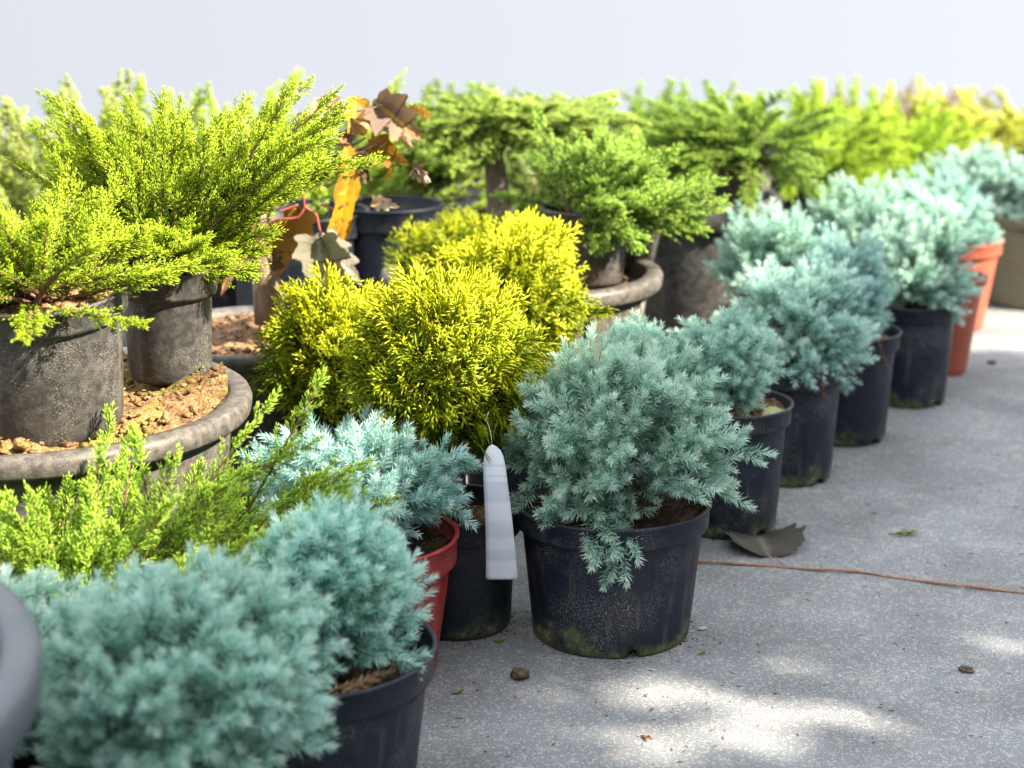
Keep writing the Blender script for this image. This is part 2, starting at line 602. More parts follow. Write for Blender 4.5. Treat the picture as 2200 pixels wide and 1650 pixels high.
def blue_juniper(parent, base, ctr, rad, nb=60, ns=12, nn=56, seed=1, nl=0.0088, el0=-28, sh=(0.020, 0.042), pal=BLUE, extra=(), wd=0.0017, yel=0.0):
    """squamate juniper: branches to a lumpy dome, each ending in a plume of needled shoots"""
    rg = np.random.default_rng(seed)
    base = np.asarray(base, float); ctr = np.asarray(ctr, float); rad = np.asarray(rad, float)
    # tips on the dome (even spiral with jitter)
    i = np.arange(nb) + 0.5
    z0 = math.sin(R(el0))
    zz = z0 + (1 - z0) * i / nb
    ph = i * 2.399963 + rg.uniform(0, 6)
    d = np.stack([np.sqrt(1 - zz ** 2) * np.cos(ph), np.sqrt(1 - zz ** 2) * np.sin(ph), zz], -1)
    d = norm(d + rg.normal(size=d.shape) * 0.15)
    lf = lump_field(rg)
    rs = lf(d) * (1.05 - 0.30 * rg.uniform(0, 1, size=nb) ** 1.6)
    boxy = 1 / np.sum(np.abs(d) ** 2.7, -1) ** (1 / 2.7)           # flat-topped mound rather than a ball
    tips = ctr + d * (boxy * 0.97)[:, None] * rad * rs[:, None]
    for e in extra:                                    # stray branches: (x, y, z) tip offsets from base
        tips = np.vstack([tips, base + np.array(e)])
        d = np.vstack([d, norm(np.array(e))])
    nb = len(tips)
    # a second, inner layer so that no bare hollow shows
    start = base + (tips - base) * 0.02
    ctl = base + (tips - base) * 0.5 + np.array([0, 0, 1]) * (0.22 * np.linalg.norm(tips - base, axis=1))[:, None] + rg.normal(size=tips.shape) * 0.008
    if len(extra):
        ctl[-len(extra):, 2] += 0.032

    def B(t):
        t = t[..., None]
        return (1 - t) ** 2 * start[:, None] + 2 * t * (1 - t) * ctl[:, None] + t ** 2 * tips[:, None]

    def dB(t):
        t = t[..., None]
        return norm(2 * (1 - t) * (ctl - start)[:, None] + 2 * t * (tips - ctl)[:, None])
    # shoots
    u = np.linspace(0, 1, ns)[None] + rg.uniform(-0.5, 0.5, size=(nb, ns)) / ns
    t = np.clip(0.36 + 0.64 * np.clip(u, 0, 1) ** 0.8, 0, 1)
    t[:, -1] = 1.0
    if len(extra):
        t[-len(extra):] = 0.15 + 0.85 * np.clip(u[-len(extra):], 0, 1)
    P = B(t)
    T = dB(t)
    a, b = frame(T)
    al = np.arange(ns)[None] * 2.4 + rg.uniform(0, 6, size=(nb, 1))
    sp = R(54) * (1 - 0.6 * u) * rg.uniform(0.6, 1.3, size=u.shape)
    sp[:, -1] = 0.05
    D = norm(T * np.cos(sp)[..., None] + np.sin(sp)[..., None] * (a * np.cos(al)[..., None] + b * np.sin(al)[..., None]) + np.array([0, 0, 0.16]) + d[:, None] * 0.18)
    L = rg.uniform(sh[0], sh[1], size=u.shape)
    P = P.reshape(-1, 3); D = D.reshape(-1, 3); L = L.ravel()
    P = P + rg.normal(size=P.shape) * 0.003
    S = len(P)
    # needles
    s = (np.arange(nn)[None] + rg.uniform(0, 1, size=(S, nn))) / nn
    s = s ** 0.9
    a, b = frame(D)
    phi = np.arange(nn)[None] * 2.399963 + rg.uniform(0, 6, size=(S, 1))
    th = R(1) * (60 - 34 * s ** 2.0 + rg.normal(size=s.shape) * 8)
    rad_dir = a[:, None] * np.cos(phi)[..., None] + b[:, None] * np.sin(phi)[..., None]
    ND = norm(D[:, None] * np.cos(th)[..., None] + rad_dir * np.sin(th)[..., None])
    bend = rg.normal(size=(S, 1, 3)) * 0.10
    NP = P[:, None] + D[:, None] * (L[:, None] * s)[..., None] + bend * (L[:, None] * s ** 2)[..., None]
    NL = nl * (0.72 + 0.38 * np.sin(math.pi * np.clip(s * 0.9 + 0.08, 0, 1))) * rg.uniform(0.8, 1.2, size=s.shape)
    W = wd * rg.uniform(0.8, 1.2, size=s.shape)
    tw_ = np.array([rg.uniform(0.90, 1.06), rg.uniform(0.97, 1.03), rg.uniform(0.94, 1.05)]) * rg.uniform(0.90, 1.05)
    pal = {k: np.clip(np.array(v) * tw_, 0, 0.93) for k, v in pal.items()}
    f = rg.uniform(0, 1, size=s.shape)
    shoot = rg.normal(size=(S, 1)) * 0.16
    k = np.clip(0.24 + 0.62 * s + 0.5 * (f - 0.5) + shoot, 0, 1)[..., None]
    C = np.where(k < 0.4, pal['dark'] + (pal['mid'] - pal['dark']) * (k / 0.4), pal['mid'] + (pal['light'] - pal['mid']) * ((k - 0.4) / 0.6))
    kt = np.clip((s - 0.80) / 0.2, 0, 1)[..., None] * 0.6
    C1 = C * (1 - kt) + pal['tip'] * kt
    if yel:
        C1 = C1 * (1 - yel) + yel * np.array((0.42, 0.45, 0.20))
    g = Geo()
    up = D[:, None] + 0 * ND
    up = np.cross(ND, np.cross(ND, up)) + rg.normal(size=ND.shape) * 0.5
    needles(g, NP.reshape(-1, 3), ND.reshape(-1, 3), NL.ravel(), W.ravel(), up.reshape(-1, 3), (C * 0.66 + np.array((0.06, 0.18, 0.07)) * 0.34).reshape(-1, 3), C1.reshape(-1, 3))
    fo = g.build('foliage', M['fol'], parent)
    g = Geo()
    tt = np.linspace(0, 0.88, 6)
    bb = B(np.broadcast_to(tt, (nb, 6)))
    for q in range(nb):
        tube(g, bb[q], np.linspace(0.0030, 0.0006, 6), 5)
    Pe = P + D * (L * 0.9)[:, None]
    tw = Geo()
    spindles(g, P, D, L * 0.92, 0.0009, np.zeros((S, 3)), np.zeros((S, 3)), k=0.1)
    g.C = []
    g.build('stem', M['stem'], parent)
    return fo


def feather(parent, P0, D0, L, n2=34, n3=12, l2=0.055, l3=0.013, r3=0.0011, droop=0.25, fan=0.55, c0=(0.10, 0.20, 0.02), c1=(0.36, 0.46, 0.05),
            tipc=None, seed=1, jit=0.22, t0=0.18, ang=38, stem_r=0.0028, stem_mat='stem', rand_c=0.25, ztop=None):
    """scale-leaved juniper: long arching branches with feathered side sprays"""
    rg = np.random.default_rng(seed)
    P0 = np.asarray(P0, float); D0 = norm(np.asarray(D0, float)); L = np.asarray(L, float)
    nb = len(P0)
    c0, c1 = np.array(c0), np.array(c1)
    tipc = c1 * 1.15 if tipc is None else np.array(tipc)
    side_b, nrm_b = frame(D0)
    roll = rg.uniform(0, 2 * math.pi, size=(nb, 1))
    sd_ = norm(side_b * np.cos(roll) + nrm_b * np.sin(roll))
    curve = norm(rg.normal(size=(nb, 3))) * 0.18 + np.array([0, 0, -droop])

    def B(t):
        return P0[:, None] + D0[:, None] * (L[:, None] * t)[..., None] + curve[:, None] * (L[:, None] * t ** 2)[..., None] * 0.8

    def dB(t):
        return norm(D0[:, None] + 1.6 * curve[:, None] * t[..., None])
    t = t0 + (1 - t0) * (np.arange(n2)[None] + rg.uniform(0, 1, size=(nb, n2))) / n2
    t[:, -1] = 0.985
    P = B(t); T = dB(t)
    alt = np.where(np.arange(n2) % 2 == 0, 1.0, -1.0)[None, :, None]
    a, b = frame(T)
    q = norm(sd_[:, None] * alt * fan + (a * rg.normal(size=(nb, n2, 1)) + b * rg.normal(size=(nb, n2, 1))) * (1 - fan) * 0.8 + np.array([0, 0, 0.12]))
    A = R(ang) * (1 - 0.45 * t) * rg.uniform(0.7, 1.3, size=t.shape)
    A[:, -1] = 0.08
    D2 = norm(T * np.cos(A)[..., None] + q * np.sin(A)[..., None])
    prof = np.clip((t - t0) / 0.25, 0.35, 1) * (1.12 - 0.72 * t)
    L2 = l2 * prof * rg.uniform(0.6, 1.25, size=t.shape)
    P2 = P.reshape(-1, 3); D2 = D2.reshape(-1, 3); L2 = L2.ravel(); tt2 = t.ravel()
    S = len(P2)
    # tertiary twigs
    u = (np.arange(n3)[None] + rg.uniform(0, 1, size=(S, n3))) / n3
    u[:, -1] = 0.96
    a, b = frame(D2)
    al = np.where(np.arange(n3) % 2 == 0, 0.0, math.pi)[None] + rg.uniform(0, 6.28, size=(S, 1)) + rg.normal(size=u.shape) * 0.7
    A3 = R(40) * (1 - 0.5 * u) * rg.uniform(0.7, 1.3, size=u.shape)
    A3[:, -1] = 0.02
    D3 = norm(D2[:, None] * np.cos(A3)[..., None] + np.sin(A3)[..., None] * (a[:, None] * np.cos(al)[..., None] + b[:, None] * np.sin(al)[..., None]) + rg.normal(size=(S, n3, 3)) * jit * 0.4)
    P3 = P2[:, None] + D2[:, None] * (L2[:, None] * u)[..., None]
    L3 = l3 * (1.1 - 0.55 * u) * rg.uniform(0.7, 1.35, size=u.shape)
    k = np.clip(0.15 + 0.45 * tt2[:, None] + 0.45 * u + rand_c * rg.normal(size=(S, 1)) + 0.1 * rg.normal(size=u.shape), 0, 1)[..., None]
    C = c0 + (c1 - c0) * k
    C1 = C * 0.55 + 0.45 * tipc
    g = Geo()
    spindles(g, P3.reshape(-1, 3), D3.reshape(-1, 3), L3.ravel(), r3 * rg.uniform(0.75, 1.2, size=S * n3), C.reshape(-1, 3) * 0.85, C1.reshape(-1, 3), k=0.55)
    # side twigs themselves, leafy and green too
    Cm = (c0 + (c1 - c0) * np.clip(0.3 + 0.4 * tt2, 0, 1)[:, None])
    spindles(g, P2, D2, L2 * 1.05, r3 * 0.9, Cm * 0.8, Cm, k=0.25)
    fz, z0m = 1.0, float(P0[:, 2].mean())
    if ztop is not None:
        allz = np.concatenate([v[:, 2] for v in g.V])
        fz = (ztop - z0m) / (np.percentile(allz, 99.9) - z0m)

    def squash(gg):
        for v in gg.V:
            up = v[:, 2] > z0m
            v[up, 2] = z0m + (v[up, 2] - z0m) * fz
    squash(g)
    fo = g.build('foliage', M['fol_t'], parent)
    g = Geo()
    ts = np.linspace(0, 0.97, 7)
    bb = B(np.broadcast_to(ts, (nb, 7)))
    for i in range(nb):
        tube(g, bb[i], np.linspace(stem_r, 0.0007, 7), 5)
    squash(g)
    g.build('stem', M[stem_mat], parent)
    return fo


def thuja(parent, base, ctr, rad, n=620, seed=1, gold=0.0, fl=(0.055, 0.110), el0=-45):
    """globe thuja: flat fan sprays standing on edge all round a globe"""
    rg = np.random.default_rng(seed)
    ctr = np.asarray(ctr, float); rad = np.asarray(rad, float)
    i = np.arange(n) + 0.5
    z0 = math.sin(R(el0))
    zz = z0 + (1 - z0) * i / n
    ph = i * 2.399963
    d = np.stack([np.sqrt(1 - zz ** 2) * np.cos(ph), np.sqrt(1 - zz ** 2) * np.sin(ph), zz], -1)
    d = norm(d + rg.normal(size=d.shape) * 0.06)
    lf = lump_field(rg, 18)
    depth = rg.uniform(0, 1, size=n) ** 1.3 - 0.22 * (rg.uniform(0, 1, size=n) > 0.90)
    rs = lf(d) * (1.0 - 0.34 * depth)
    P = ctr + d * rad * rs[:, None] - d * 0.050
    D = norm(d + np.array([0, 0, 0.62]) + rg.normal(size=d.shape) * 0.20)
    # plane of the fan: contains D; on edge, roughly vertical
    sv = norm(np.cross(D, norm(np.cross(D, np.array([0, 0, 1.0])) + rg.normal(size=D.shape) * 0.75)))
    L = rg.uniform(fl[0], fl[1], size=n)
    # some sprays hang with their flat face outwards, low on the globe
    face = (rg.uniform(0, 1, size=n) < 0.42) & (d[:, 2] < 0.45)
    tg = norm(np.cross(d, rg.normal(size=d.shape)) + np.array([0, 0, 0.25]))
    D = np.where(face[:, None], norm(d * 0.35 + tg * 0.9), D)
    sv = np.where(face[:, None], norm(np.cross(d, D) + 0.2 * rg.normal(size=d.shape)), sv)
    sv = norm(sv - D * np.sum(sv * D, -1, keepdims=True))
    P = np.where(face[:, None], ctr + d * rad * (1.0 - 0.10 * rg.uniform(0, 1, size=(n, 1))) - D * (L * 0.55)[:, None], P)
    Ps, Ds, Ls, Cs0, Cs1, Ws, Sd = [], [], [], [], [], [], []
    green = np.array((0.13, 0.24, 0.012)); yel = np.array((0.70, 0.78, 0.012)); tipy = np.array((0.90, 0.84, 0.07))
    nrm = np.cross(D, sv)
    hi = np.clip(0.35 + 0.5 * d[:, 2] + 0.18 * rg.normal(size=n) - 0.35 * depth + gold, 0, 1)  # gold growth outside; sunlit top and shaded underside also put into the colour
    npin = 10
    for p in range(npin):
        u = (p + 0.6) / npin
        for s in (1, -1):
            uu = u + 0.4 * (s > 0) / npin
            base_p = P + D * (L * uu)[:, None] + nrm * 0.0
            A = R(44) * (1 - 0.35 * uu)
            dd = norm(D * math.cos(A) + sv * s * math.sin(A) + rg.normal(size=D.shape) * 0.07)
            ll = L * (0.46 * (1 - 0.62 * uu) * (0.55 + 0.9 * min(1, uu * 2.2))) * rg.uniform(0.75, 1.2, size=n)
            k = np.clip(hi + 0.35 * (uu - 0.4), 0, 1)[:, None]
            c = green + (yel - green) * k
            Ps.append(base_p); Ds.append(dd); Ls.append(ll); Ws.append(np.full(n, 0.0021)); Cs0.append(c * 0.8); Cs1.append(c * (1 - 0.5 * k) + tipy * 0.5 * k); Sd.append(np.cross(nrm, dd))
            for q, (v, s2) in enumerate(((0.34, 1), (0.52, -1), (0.70, 1))):
                bp = base_p + dd * (ll * v)[:, None]
                A2 = R(36)
                ss = np.cross(nrm, dd)
                d2 = norm(dd * math.cos(A2) + ss * s2 * math.sin(A2))
                l2 = ll * (0.55 - 0.25 * v) + 0.0025
                Ps.append(bp); Ds.append(d2); Ls.append(l2); Ws.append(np.full(n, 0.00145)); Cs0.append(c * 0.9); Cs1.append(c * (1 - 0.55 * k) + tipy * 0.55 * k); Sd.append(np.cross(nrm, d2))
    # the axis tip
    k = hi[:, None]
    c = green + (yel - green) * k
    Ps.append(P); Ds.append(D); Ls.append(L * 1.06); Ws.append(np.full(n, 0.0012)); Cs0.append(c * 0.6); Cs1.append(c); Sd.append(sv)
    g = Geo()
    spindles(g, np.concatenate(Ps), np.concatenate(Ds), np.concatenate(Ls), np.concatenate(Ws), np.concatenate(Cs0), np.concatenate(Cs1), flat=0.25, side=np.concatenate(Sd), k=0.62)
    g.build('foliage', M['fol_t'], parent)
    g = Geo()
    base = np.asarray(base, float)
    stem_top = ctr + np.array([0, 0, -0.1 * rad[2]])
    tube(g, [base, base * 0.6 + stem_top * 0.4 + [0.004, 0, 0], stem_top], [0.012, 0.010, 0.006], 10)
    for q in range(70):
        e = ctr + d[(q * 37) % n] * rad * 0.80
        s0 = base + (stem_top - base) * rg.uniform(0.15, 1)
        tube(g, [s0, (s0 + e) / 2 + [0, 0, -0.01], e], [0.004, 0.003, 0.0012], 5)
    g.build('stem', M['stem'], parent, smooth=True)


def box_crown(px0, px1, py0, py1, y, ry=None):
    """crown centre (top-dome convention) and radii from what the photo shows at depth y"""
    a = atd((px0 + px1) / 2, py0, y)
    b = atd((px0 + px1) / 2, py1, y)
    rx = (px1 - px0) / 2 / FPX * (y / math.cos(PITCH)) * 1.0
    return a, b, rx


def rel(p, o):
    return np.asarray(p, float) - np.asarray(o, float)


# ================================================================== GROUND
def ground():
    xs = np.concatenate([np.linspace(-400, -14, 12), np.linspace(-12, 12, 40), np.linspace(14, 400, 12)])
    ys = np.concatenate([np.linspace(-60, -4, 8), np.linspace(-3, 9, 36), np.geomspace(9.6, 900, 26)])
    X, Y = np.meshgrid(xs, ys)
    s = np.maximum(0, Y - 5.2)
    Z = -0.16 * (s - 1.2 * (1 - np.exp(-s / 1.2)))
    V = np.stack([X, Y, Z], -1).reshape(-1, 3)
    nx, ny = len(xs), len(ys)
    i, j = np.meshgrid(np.arange(ny - 1), np.arange(nx - 1), indexing='ij')
    k = (i * nx + j).ravel()
    Q = np.stack([k, k + 1, k + nx + 1, k + nx], -1)
    m, nt, b = mat('worn_asphalt')
    tc = nt.nodes.new('ShaderNodeTexCoord')
    v = tc.outputs['Object']
    fine = noise(nt, v, 620, 2, 0.75)
    grain = N(nt, 'ShaderNodeTexVoronoi', Scale=420.0)
    nt.links.new(v, grain.inputs['Vector'])
    big = noise(nt, v, 5.5, 5, 0.6)
    mid = noise(nt, v, 34, 4, 0.6)
    c = ramp(nt, fine, [(0.32, (0.05, 0.058, 0.071)), (0.50, (0.20, 0.217, 0.243)), (0.66, (0.285, 0.30, 0.32)), (0.82, (0.46, 0.46, 0.46))])
    gm = N(nt, 'ShaderNodeSeparateColor')
    nt.links.new(grain.outputs['Color'], gm.inputs[0])
    gl = ramp(nt, gm.outputs[0], [(0.80, (0, 0, 0)), (0.90, (0.65,) * 3)])
    c = mixc(nt, gl, c, (0.42, 0.42, 0.41))
    # pale worn blotches and pinkish stones
    pm = ramp(nt, mid, [(0.58, (0, 0, 0)), (0.66, (0.45,) * 3)])
    c = mixc(nt, pm, c, (0.40, 0.345, 0.31))
    bm = ramp(nt, big, [(0.35, (0.72,) * 3), (0.70, (1.14,) * 3)])
    mu = N(nt, 'ShaderNodeMix', data_type='RGBA', blend_type='MULTIPLY')
    mu.inputs[0].default_value = 1
    nt.links.new(c, mu.inputs[6]); nt.links.new(bm, mu.inputs[7])
    # brown earth takes over behind the pots, where the yard ends
    sp = nt.nodes.new('ShaderNodeSeparateXYZ')
    nt.links.new(v, sp.inputs[0])
    e1 = N(nt, 'ShaderNodeMath', operation='MULTIPLY_ADD')
    e1.inputs[1].default_value = 0.35
    nt.links.new(big, e1.inputs[0]); nt.links.new(sp.outputs['Y'], e1.inputs[2])
    em = ramp(nt, e1.outputs[0], [(0.0, (0, 0, 0)), (1.0, (1, 1, 1))])
    mr = N(nt, 'ShaderNodeMapRange')
    mr.inputs['From Min'].default_value = 4.5
    mr.inputs['From Max'].default_value = 4.8
    nt.links.new(e1.outputs[0], mr.inputs['Value'])
    nt.nodes.remove(em.node)
    earth = ramp(nt, mid, [(0.35, (0.10, 0.06, 0.035)), (0.65, (0.28, 0.19, 0.12))])
    c = mixc(nt, mr.outputs[0], mu.outputs[2], earth)
    nt.links.new(c, b.inputs['Base Color'])
    b.inputs['Roughness'].default_value = 0.85
    b.inputs['Specular IOR Level'].default_value = 0.25
    bp = N(nt, 'ShaderNodeBump', Strength=0.55, Distance=0.0012)
    nt.links.new(fine, bp.inputs['Height'])
    nt.links.new(bp.outputs[0], b.inputs['Normal'])
    o = mesh('ground', V, Q, m, smooth=True)
    o['kind'] = 'structure'


ground()

# ================================================================== FRONT ROW
GB = 'potted blue junipers'
G_ROW = 'black pots of blue juniper lined up along the asphalt'


def potted(name, label, cat, base, Rr, h, pm, sm, soil_drop=0.018, group=None, tilt=None, seed=0, **kw):
    t = thing(name, label, cat, base, group, tilt)
    lump = kw.pop('lumps', 140)
    lr = kw.pop('lump_r', (0.0015, 0.004))
    mound = kw.pop('mound', 0.0)
    pot(t, Rr, h, M[pm], seed=seed, **kw)
    soil(t, Rr - 0.0045, h - soil_drop, M[sm], seed=seed, lumps=lump, lump_r=lr, mound=mound)
    return t


def blue_pot(label, px, py, Rr, h, crown, seed, pm='black', nb=60, ns=12, nn=52, cy=0.0, group=GB, tap=0.80, sm='soil', base=None, el0=-18, extra=(), ry=None, notches=(), yel=0.0, sh=(0.020, 0.042), nl=0.0118, band=0.03, rot=0.0, soil_drop=0.018, stem_at=(0, 0), wd=0.0017):
    b = at(px, py) if base is None else np.asarray(base, float)
    t = potted('potted_juniper', label, 'potted plant', b, Rr, h, pm, sm, group=group, seed=seed, taper=tap, notches=notches, band=band, soil_drop=soil_drop)
    x0, x1, y0, y1 = crown
    yd = b[1] + cy
    top, bot, rx = box_crown(x0, x1, y0, y1, yd)
    sb = np.array([stem_at[0], stem_at[1], h - soil_drop])
    ryy = rx * 0.92 if ry is None else ry
    zt = top[2] - b[2]
    # front lower edge of the crown is nearer than its axis
    zl = atd((x0 + x1) / 2, y1, yd - ryy * 0.85)[2] - b[2]
    s0 = math.sin(R(el0))
    rz = (zt - zl) / (1 - s0)
    ctr = np.array([(top[0] - b[0]), cy, zt - rz])
    m = 0.024
    blue_juniper(t, sb, ctr, (rx - m, ryy - m, rz - m - 0.010), nb=nb, ns=ns, nn=nn, seed=seed, el0=el0, extra=extra, yel=yel, sh=sh, nl=nl, wd=wd)
    return t


# main plant in focus
P1 = at(1312, 1352)
main = blue_pot('blue juniper in wide black pot foremost on the asphalt, right of the white tag', 1312, 1352, 0.1135, 0.166, (1090, 1600, 700, 1100), 11, nb=92, ns=13, nn=60,
                el0=-14, extra=((-0.012, -0.126, -0.024), (0.005, -0.122, -0.012), (-0.022, -0.118, -0.002), (0.150, -0.03, 0.085), (0.125, -0.045, 0.045), (-0.03, -0.09, 0.03), (-0.105, -0.05, 0.03), (0.125, -0.02, 0.03)),
                notches=((R(-77), 0.085, 0.012), (R(60), 0.09, 0.012), (R(180), 0.09, 0.012)), tap=0.815, band=0.029)

rowpots = [
    ('blue juniper in black pot with a dry dark leaf lying beside its foot', 1562, 1128, (1420, 1685, 655, 880), 12, dict(nb=58, nn=46)),
    ('blue juniper in black pot, third along the row from the open front', 1690, 1020, (1565, 1885, 535, 850), 13, dict(nb=64, nn=44)),
    ('blue juniper in black pot with a brown dry shoot hanging down its side', 1812, 937, (1700, 1925, 470, 760), 14, dict(nb=56, nn=40)),
    ('blue juniper in black pot just in front of the orange pots', 1946, 858, (1855, 2110, 415, 690), 15, dict(nb=60, nn=40)),
]
for (lb, px, py, cr, sd_i, kw) in rowpots:
    b = at(px, py)
    hh = 0.182
    blue_pot(lb, px, py, 0.0835, hh, cr, sd_i, tap=0.80, sm='bark_soil', band=0.028, notches=((R(-50), 0.12, 0.010), (R(130), 0.12, 0.010)), el0=-20, **kw)

# brown dry shoots hanging over two of the rims, tan dead twigs in the bottom pot


def dead_shoots(parent, items, tan=((0.16, 0.08, 0.04), (0.40, 0.24, 0.12)), nn=46, nl=0.008, seed=1, name='dry_shoot'):
    rg = np.random.default_rng(seed)
    for (p, q) in items:
        p, q = np.array(p, float), np.array(q, float)
        L = np.linalg.norm(q - p)
        D = (q - p) / L
        a, b2 = frame(D[None])
        g = Geo()
        sv = rg.uniform(0, 1, nn)
        ph = rg.uniform(0, 6.28, nn)
        th = np.radians(60 - 30 * sv + rg.normal(size=nn) * 10)
        rd = a * np.cos(ph)[:, None] + b2 * np.sin(ph)[:, None]
        ND = norm(D * np.cos(th)[:, None] + rd * np.sin(th)[:, None])
        f = rg.uniform(0, 1, (nn, 1))
        C = np.array(tan[0]) * (1 - f) + np.array(tan[1]) * f
        needles(g, p + D * (L * sv)[:, None], ND, nl * rg.uniform(0.7, 1.2, nn), np.full(nn, 0.0013), rg.normal(size=(nn, 3)), C, C)
        tube(g, [p, (p + q) / 2 + [0, 0, 0.003], q], [0.0012, 0.001, 0.0008], 5, np.array(tan[0]))
        g.build(name, M['leaf'], parent)


roots = [o for o in col.objects if o.get('label') and 'potted_juniper' in o.name]
for o in roots:
    if 'dry shoot hanging' in o['label']:
        dead_shoots(o, [((0.030, -0.080, 0.184), (0.040, -0.088, 0.158)), ((0.040, -0.088, 0.158), (0.048, -0.090, 0.138))], seed=3, nn=26, nl=0.006)
    if 'third along the row' in o['label']:
        dead_shoots(o, [((0.030, -0.080, 0.184), (0.036, -0.090, 0.150))], seed=4, nn=26, nl=0.006)

# terracotta pots
blue_pot('blue juniper in small terracotta orange pot with a plain rounded rim', 2010, 795, 0.084, 0.185, (1840, 2075, 370, 600), 16, pm='terra', tap=0.66, nb=52, nn=36, sm='soil', band=0.014)
blue_pot('blue juniper in tall terracotta orange pot against the grey green pot', 2040, 700, 0.097, 0.188, (1900, 2150, 345, 560), 17, pm='terra', tap=0.70, nb=52, nn=36, sm='soil', band=0.03, yel=0.10)
blue_pot('blue juniper in big grey green pot at the right edge', 2228, 645, 0.150, 0.200, (2120, 2400, 335, 500), 18, pm='olive', tap=0.86, nb=60, nn=36, band=0.02)
# second row of blue junipers
blue_pot('blue juniper crowded behind the row, left of the one with dry shoot', 1660, 905, 0.0835, 0.18, (1530, 1800, 425, 640), 19, nb=56, nn=36, yel=0.08)
blue_pot('blue juniper at the back of the crowded group, under the green junipers', 1860, 790, 0.0835, 0.18, (1730, 2010, 370, 560), 20, nb=56, nn=36, yel=0.12)
blue_pot('blue juniper farthest back on the right, below the yellow green tufts', 2130, 640, 0.09, 0.18, (2005, 2230, 300, 420), 21, nb=52, nn=34, yel=0.05)
blue_pot('small blue juniper half hidden behind the foremost wide pot', 1365, 1175, 0.0835, 0.165, (1290, 1440, 690, 800), 22, nb=40, nn=40)

# ================================================================== LEFT FRONT
blue_pot('blue juniper in black pot with tan dead twigs, at the bottom of the photo', 672, 1790, 0.1165, 0.168, (540, 900, 1075, 1410), 31, nb=72, ns=13, nn=56, cy=-0.0,
         extra=((0.085, -0.03, 0.03),), soil_drop=0.03, base=(*at(668, 1385, 0.168)[:2], 0))
blue_pot('large blue juniper spreading across the bottom left corner, its pot hidden', 300, 1970, 0.09, 0.13, (50, 725, 1165, 1760), 32, nb=130, ns=13, nn=52, ry=0.14, el0=-25)
blue_pot('pale blue juniper behind the large one, below the bright green sprays', -40, 1850, 0.08, 0.13, (-250, 345, 1235, 1680), 33, nb=90, ns=12, nn=44)
blue_pot('crisp blue juniper in bright red pot', 800, 1440, 0.098, 0.165, (505, 985, 900, 1200), 34, pm='red', nb=74, ns=13, nn=56, tap=0.74, band=0.034, el0=-25,
         extra=((0.096, -0.01, 0.10), (0.092, -0.04, 0.06), (0.10, 0.03, 0.085)))

for o in col.objects:
    if 'tan dead twigs' in str(o.get('label')):
        dead_shoots(o, [((0.02, -0.070, 0.150), (0.058, -0.060, 0.158)), ((0.03, -0.075, 0.148), (0.068, -0.050, 0.160)), ((0.03, -0.080, 0.147), (0.050, -0.082, 0.152)), ((0.04, -0.05, 0.152), (0.078, -0.038, 0.156))],
                    tan=((0.36, 0.22, 0.12), (0.62, 0.46, 0.30)), seed=6, nn=60, nl=0.010, name='dead_twig')

# big blue-grey planter at the lower left corner
pc = atd(-1005, 1480, 1.05)
t = thing('planter', 'big blue grey planter cut off by the bottom left corner', 'planter', (pc[0], pc[1], 0))
planter(t, 0.317, float(pc[2]), M['bluegrey'], rimw=0.024, rimh=0.036, seed=5, taper=0.85, seg=200)
soil(t, 0.288, float(pc[2]) - 0.02, M['bark_soil'], seed=5, lumps=260)

# ================================================================== THUJAS
GT = 'golden globe thujas'


def thuja_pot(label, px, py, Rr, h, crown, seed, pm='black_plain', n=620, gold=0.0, sm='soil', base=None):
    b = at(px, py) if base is None else np.asarray(base, float)
    t = potted('potted_thuja', label, 'potted plant', b, Rr, h, pm, sm, group=GT, seed=seed, taper=0.82)
    x0, x1, y0, y1 = crown
    top, bot, rx = box_crown(x0, x1, y0, y1, b[1])
    zt = top[2] - b[2]
    zl = atd((x0 + x1) / 2, y1, b[1] - rx * 0.6)[2] - b[2]
    el0 = -34
    rz = (zt - zl) / (1 - math.sin(R(el0)))
    m = 0.032
    thuja(t, (0, 0, h - 0.02), (top[0] - b[0], 0, zt - rz), (rx - m, rx * 0.95 - m, rz - m), n=n, seed=seed, gold=gold, el0=el0)
    return t


thuja_pot('golden globe thuja carrying the white tag, in black pot beside the red pot', 985, 1335, 0.0775, 0.150, (775, 1150, 605, 985), 41, n=520, sm='bark_soil')
thuja_pot('golden globe thuja left of the tagged one, overlapping the big mossy planter', 715, 1190, 0.075, 0.15, (580, 860, 635, 930), 42, n=340, gold=0.08)
thuja_pot('golden globe thuja behind the tagged one, in front of the rounded planter', 1100, 1100, 0.075, 0.15, (935, 1258, 505, 790), 43, n=380, gold=0.15)
thuja_pot('shaded green globe thuja at the back beside the grey trunk', 1000, 945, 0.08, 0.15, (862, 1140, 500, 680), 44, n=300, gold=-0.30)

# white tag
tg = thing('plant_tag', 'white plastic tag hanging on a thin wire from the golden thuja', 'tag', atd(1056, 955, 1.905))
b0 = np.array(tg.location)
g = Geo()
top_l, top_r = 1036, 1084
rows = [(1057, 1058, 955), (1050, 1066, 959), (1044, 1076, 968), (1040, 1082, 982), (1038, 1086, 1000), (1039, 1091, 1040), (1041, 1097, 1085), (1043, 1102, 1130), (1044, 1107, 1180), (1044, 1111, 1225), (1043.5, 1112, 1240), (1047, 1108, 1245)]


def tag_pt(x, y):
    return rel(atd(x, y, 1.905 - 0.02 * (y - 955) / 290 - 0.010 * math.sin((y - 955) / 290 * 3) + 0.0012 * ((x - 1075) / 35) ** 2), b0)


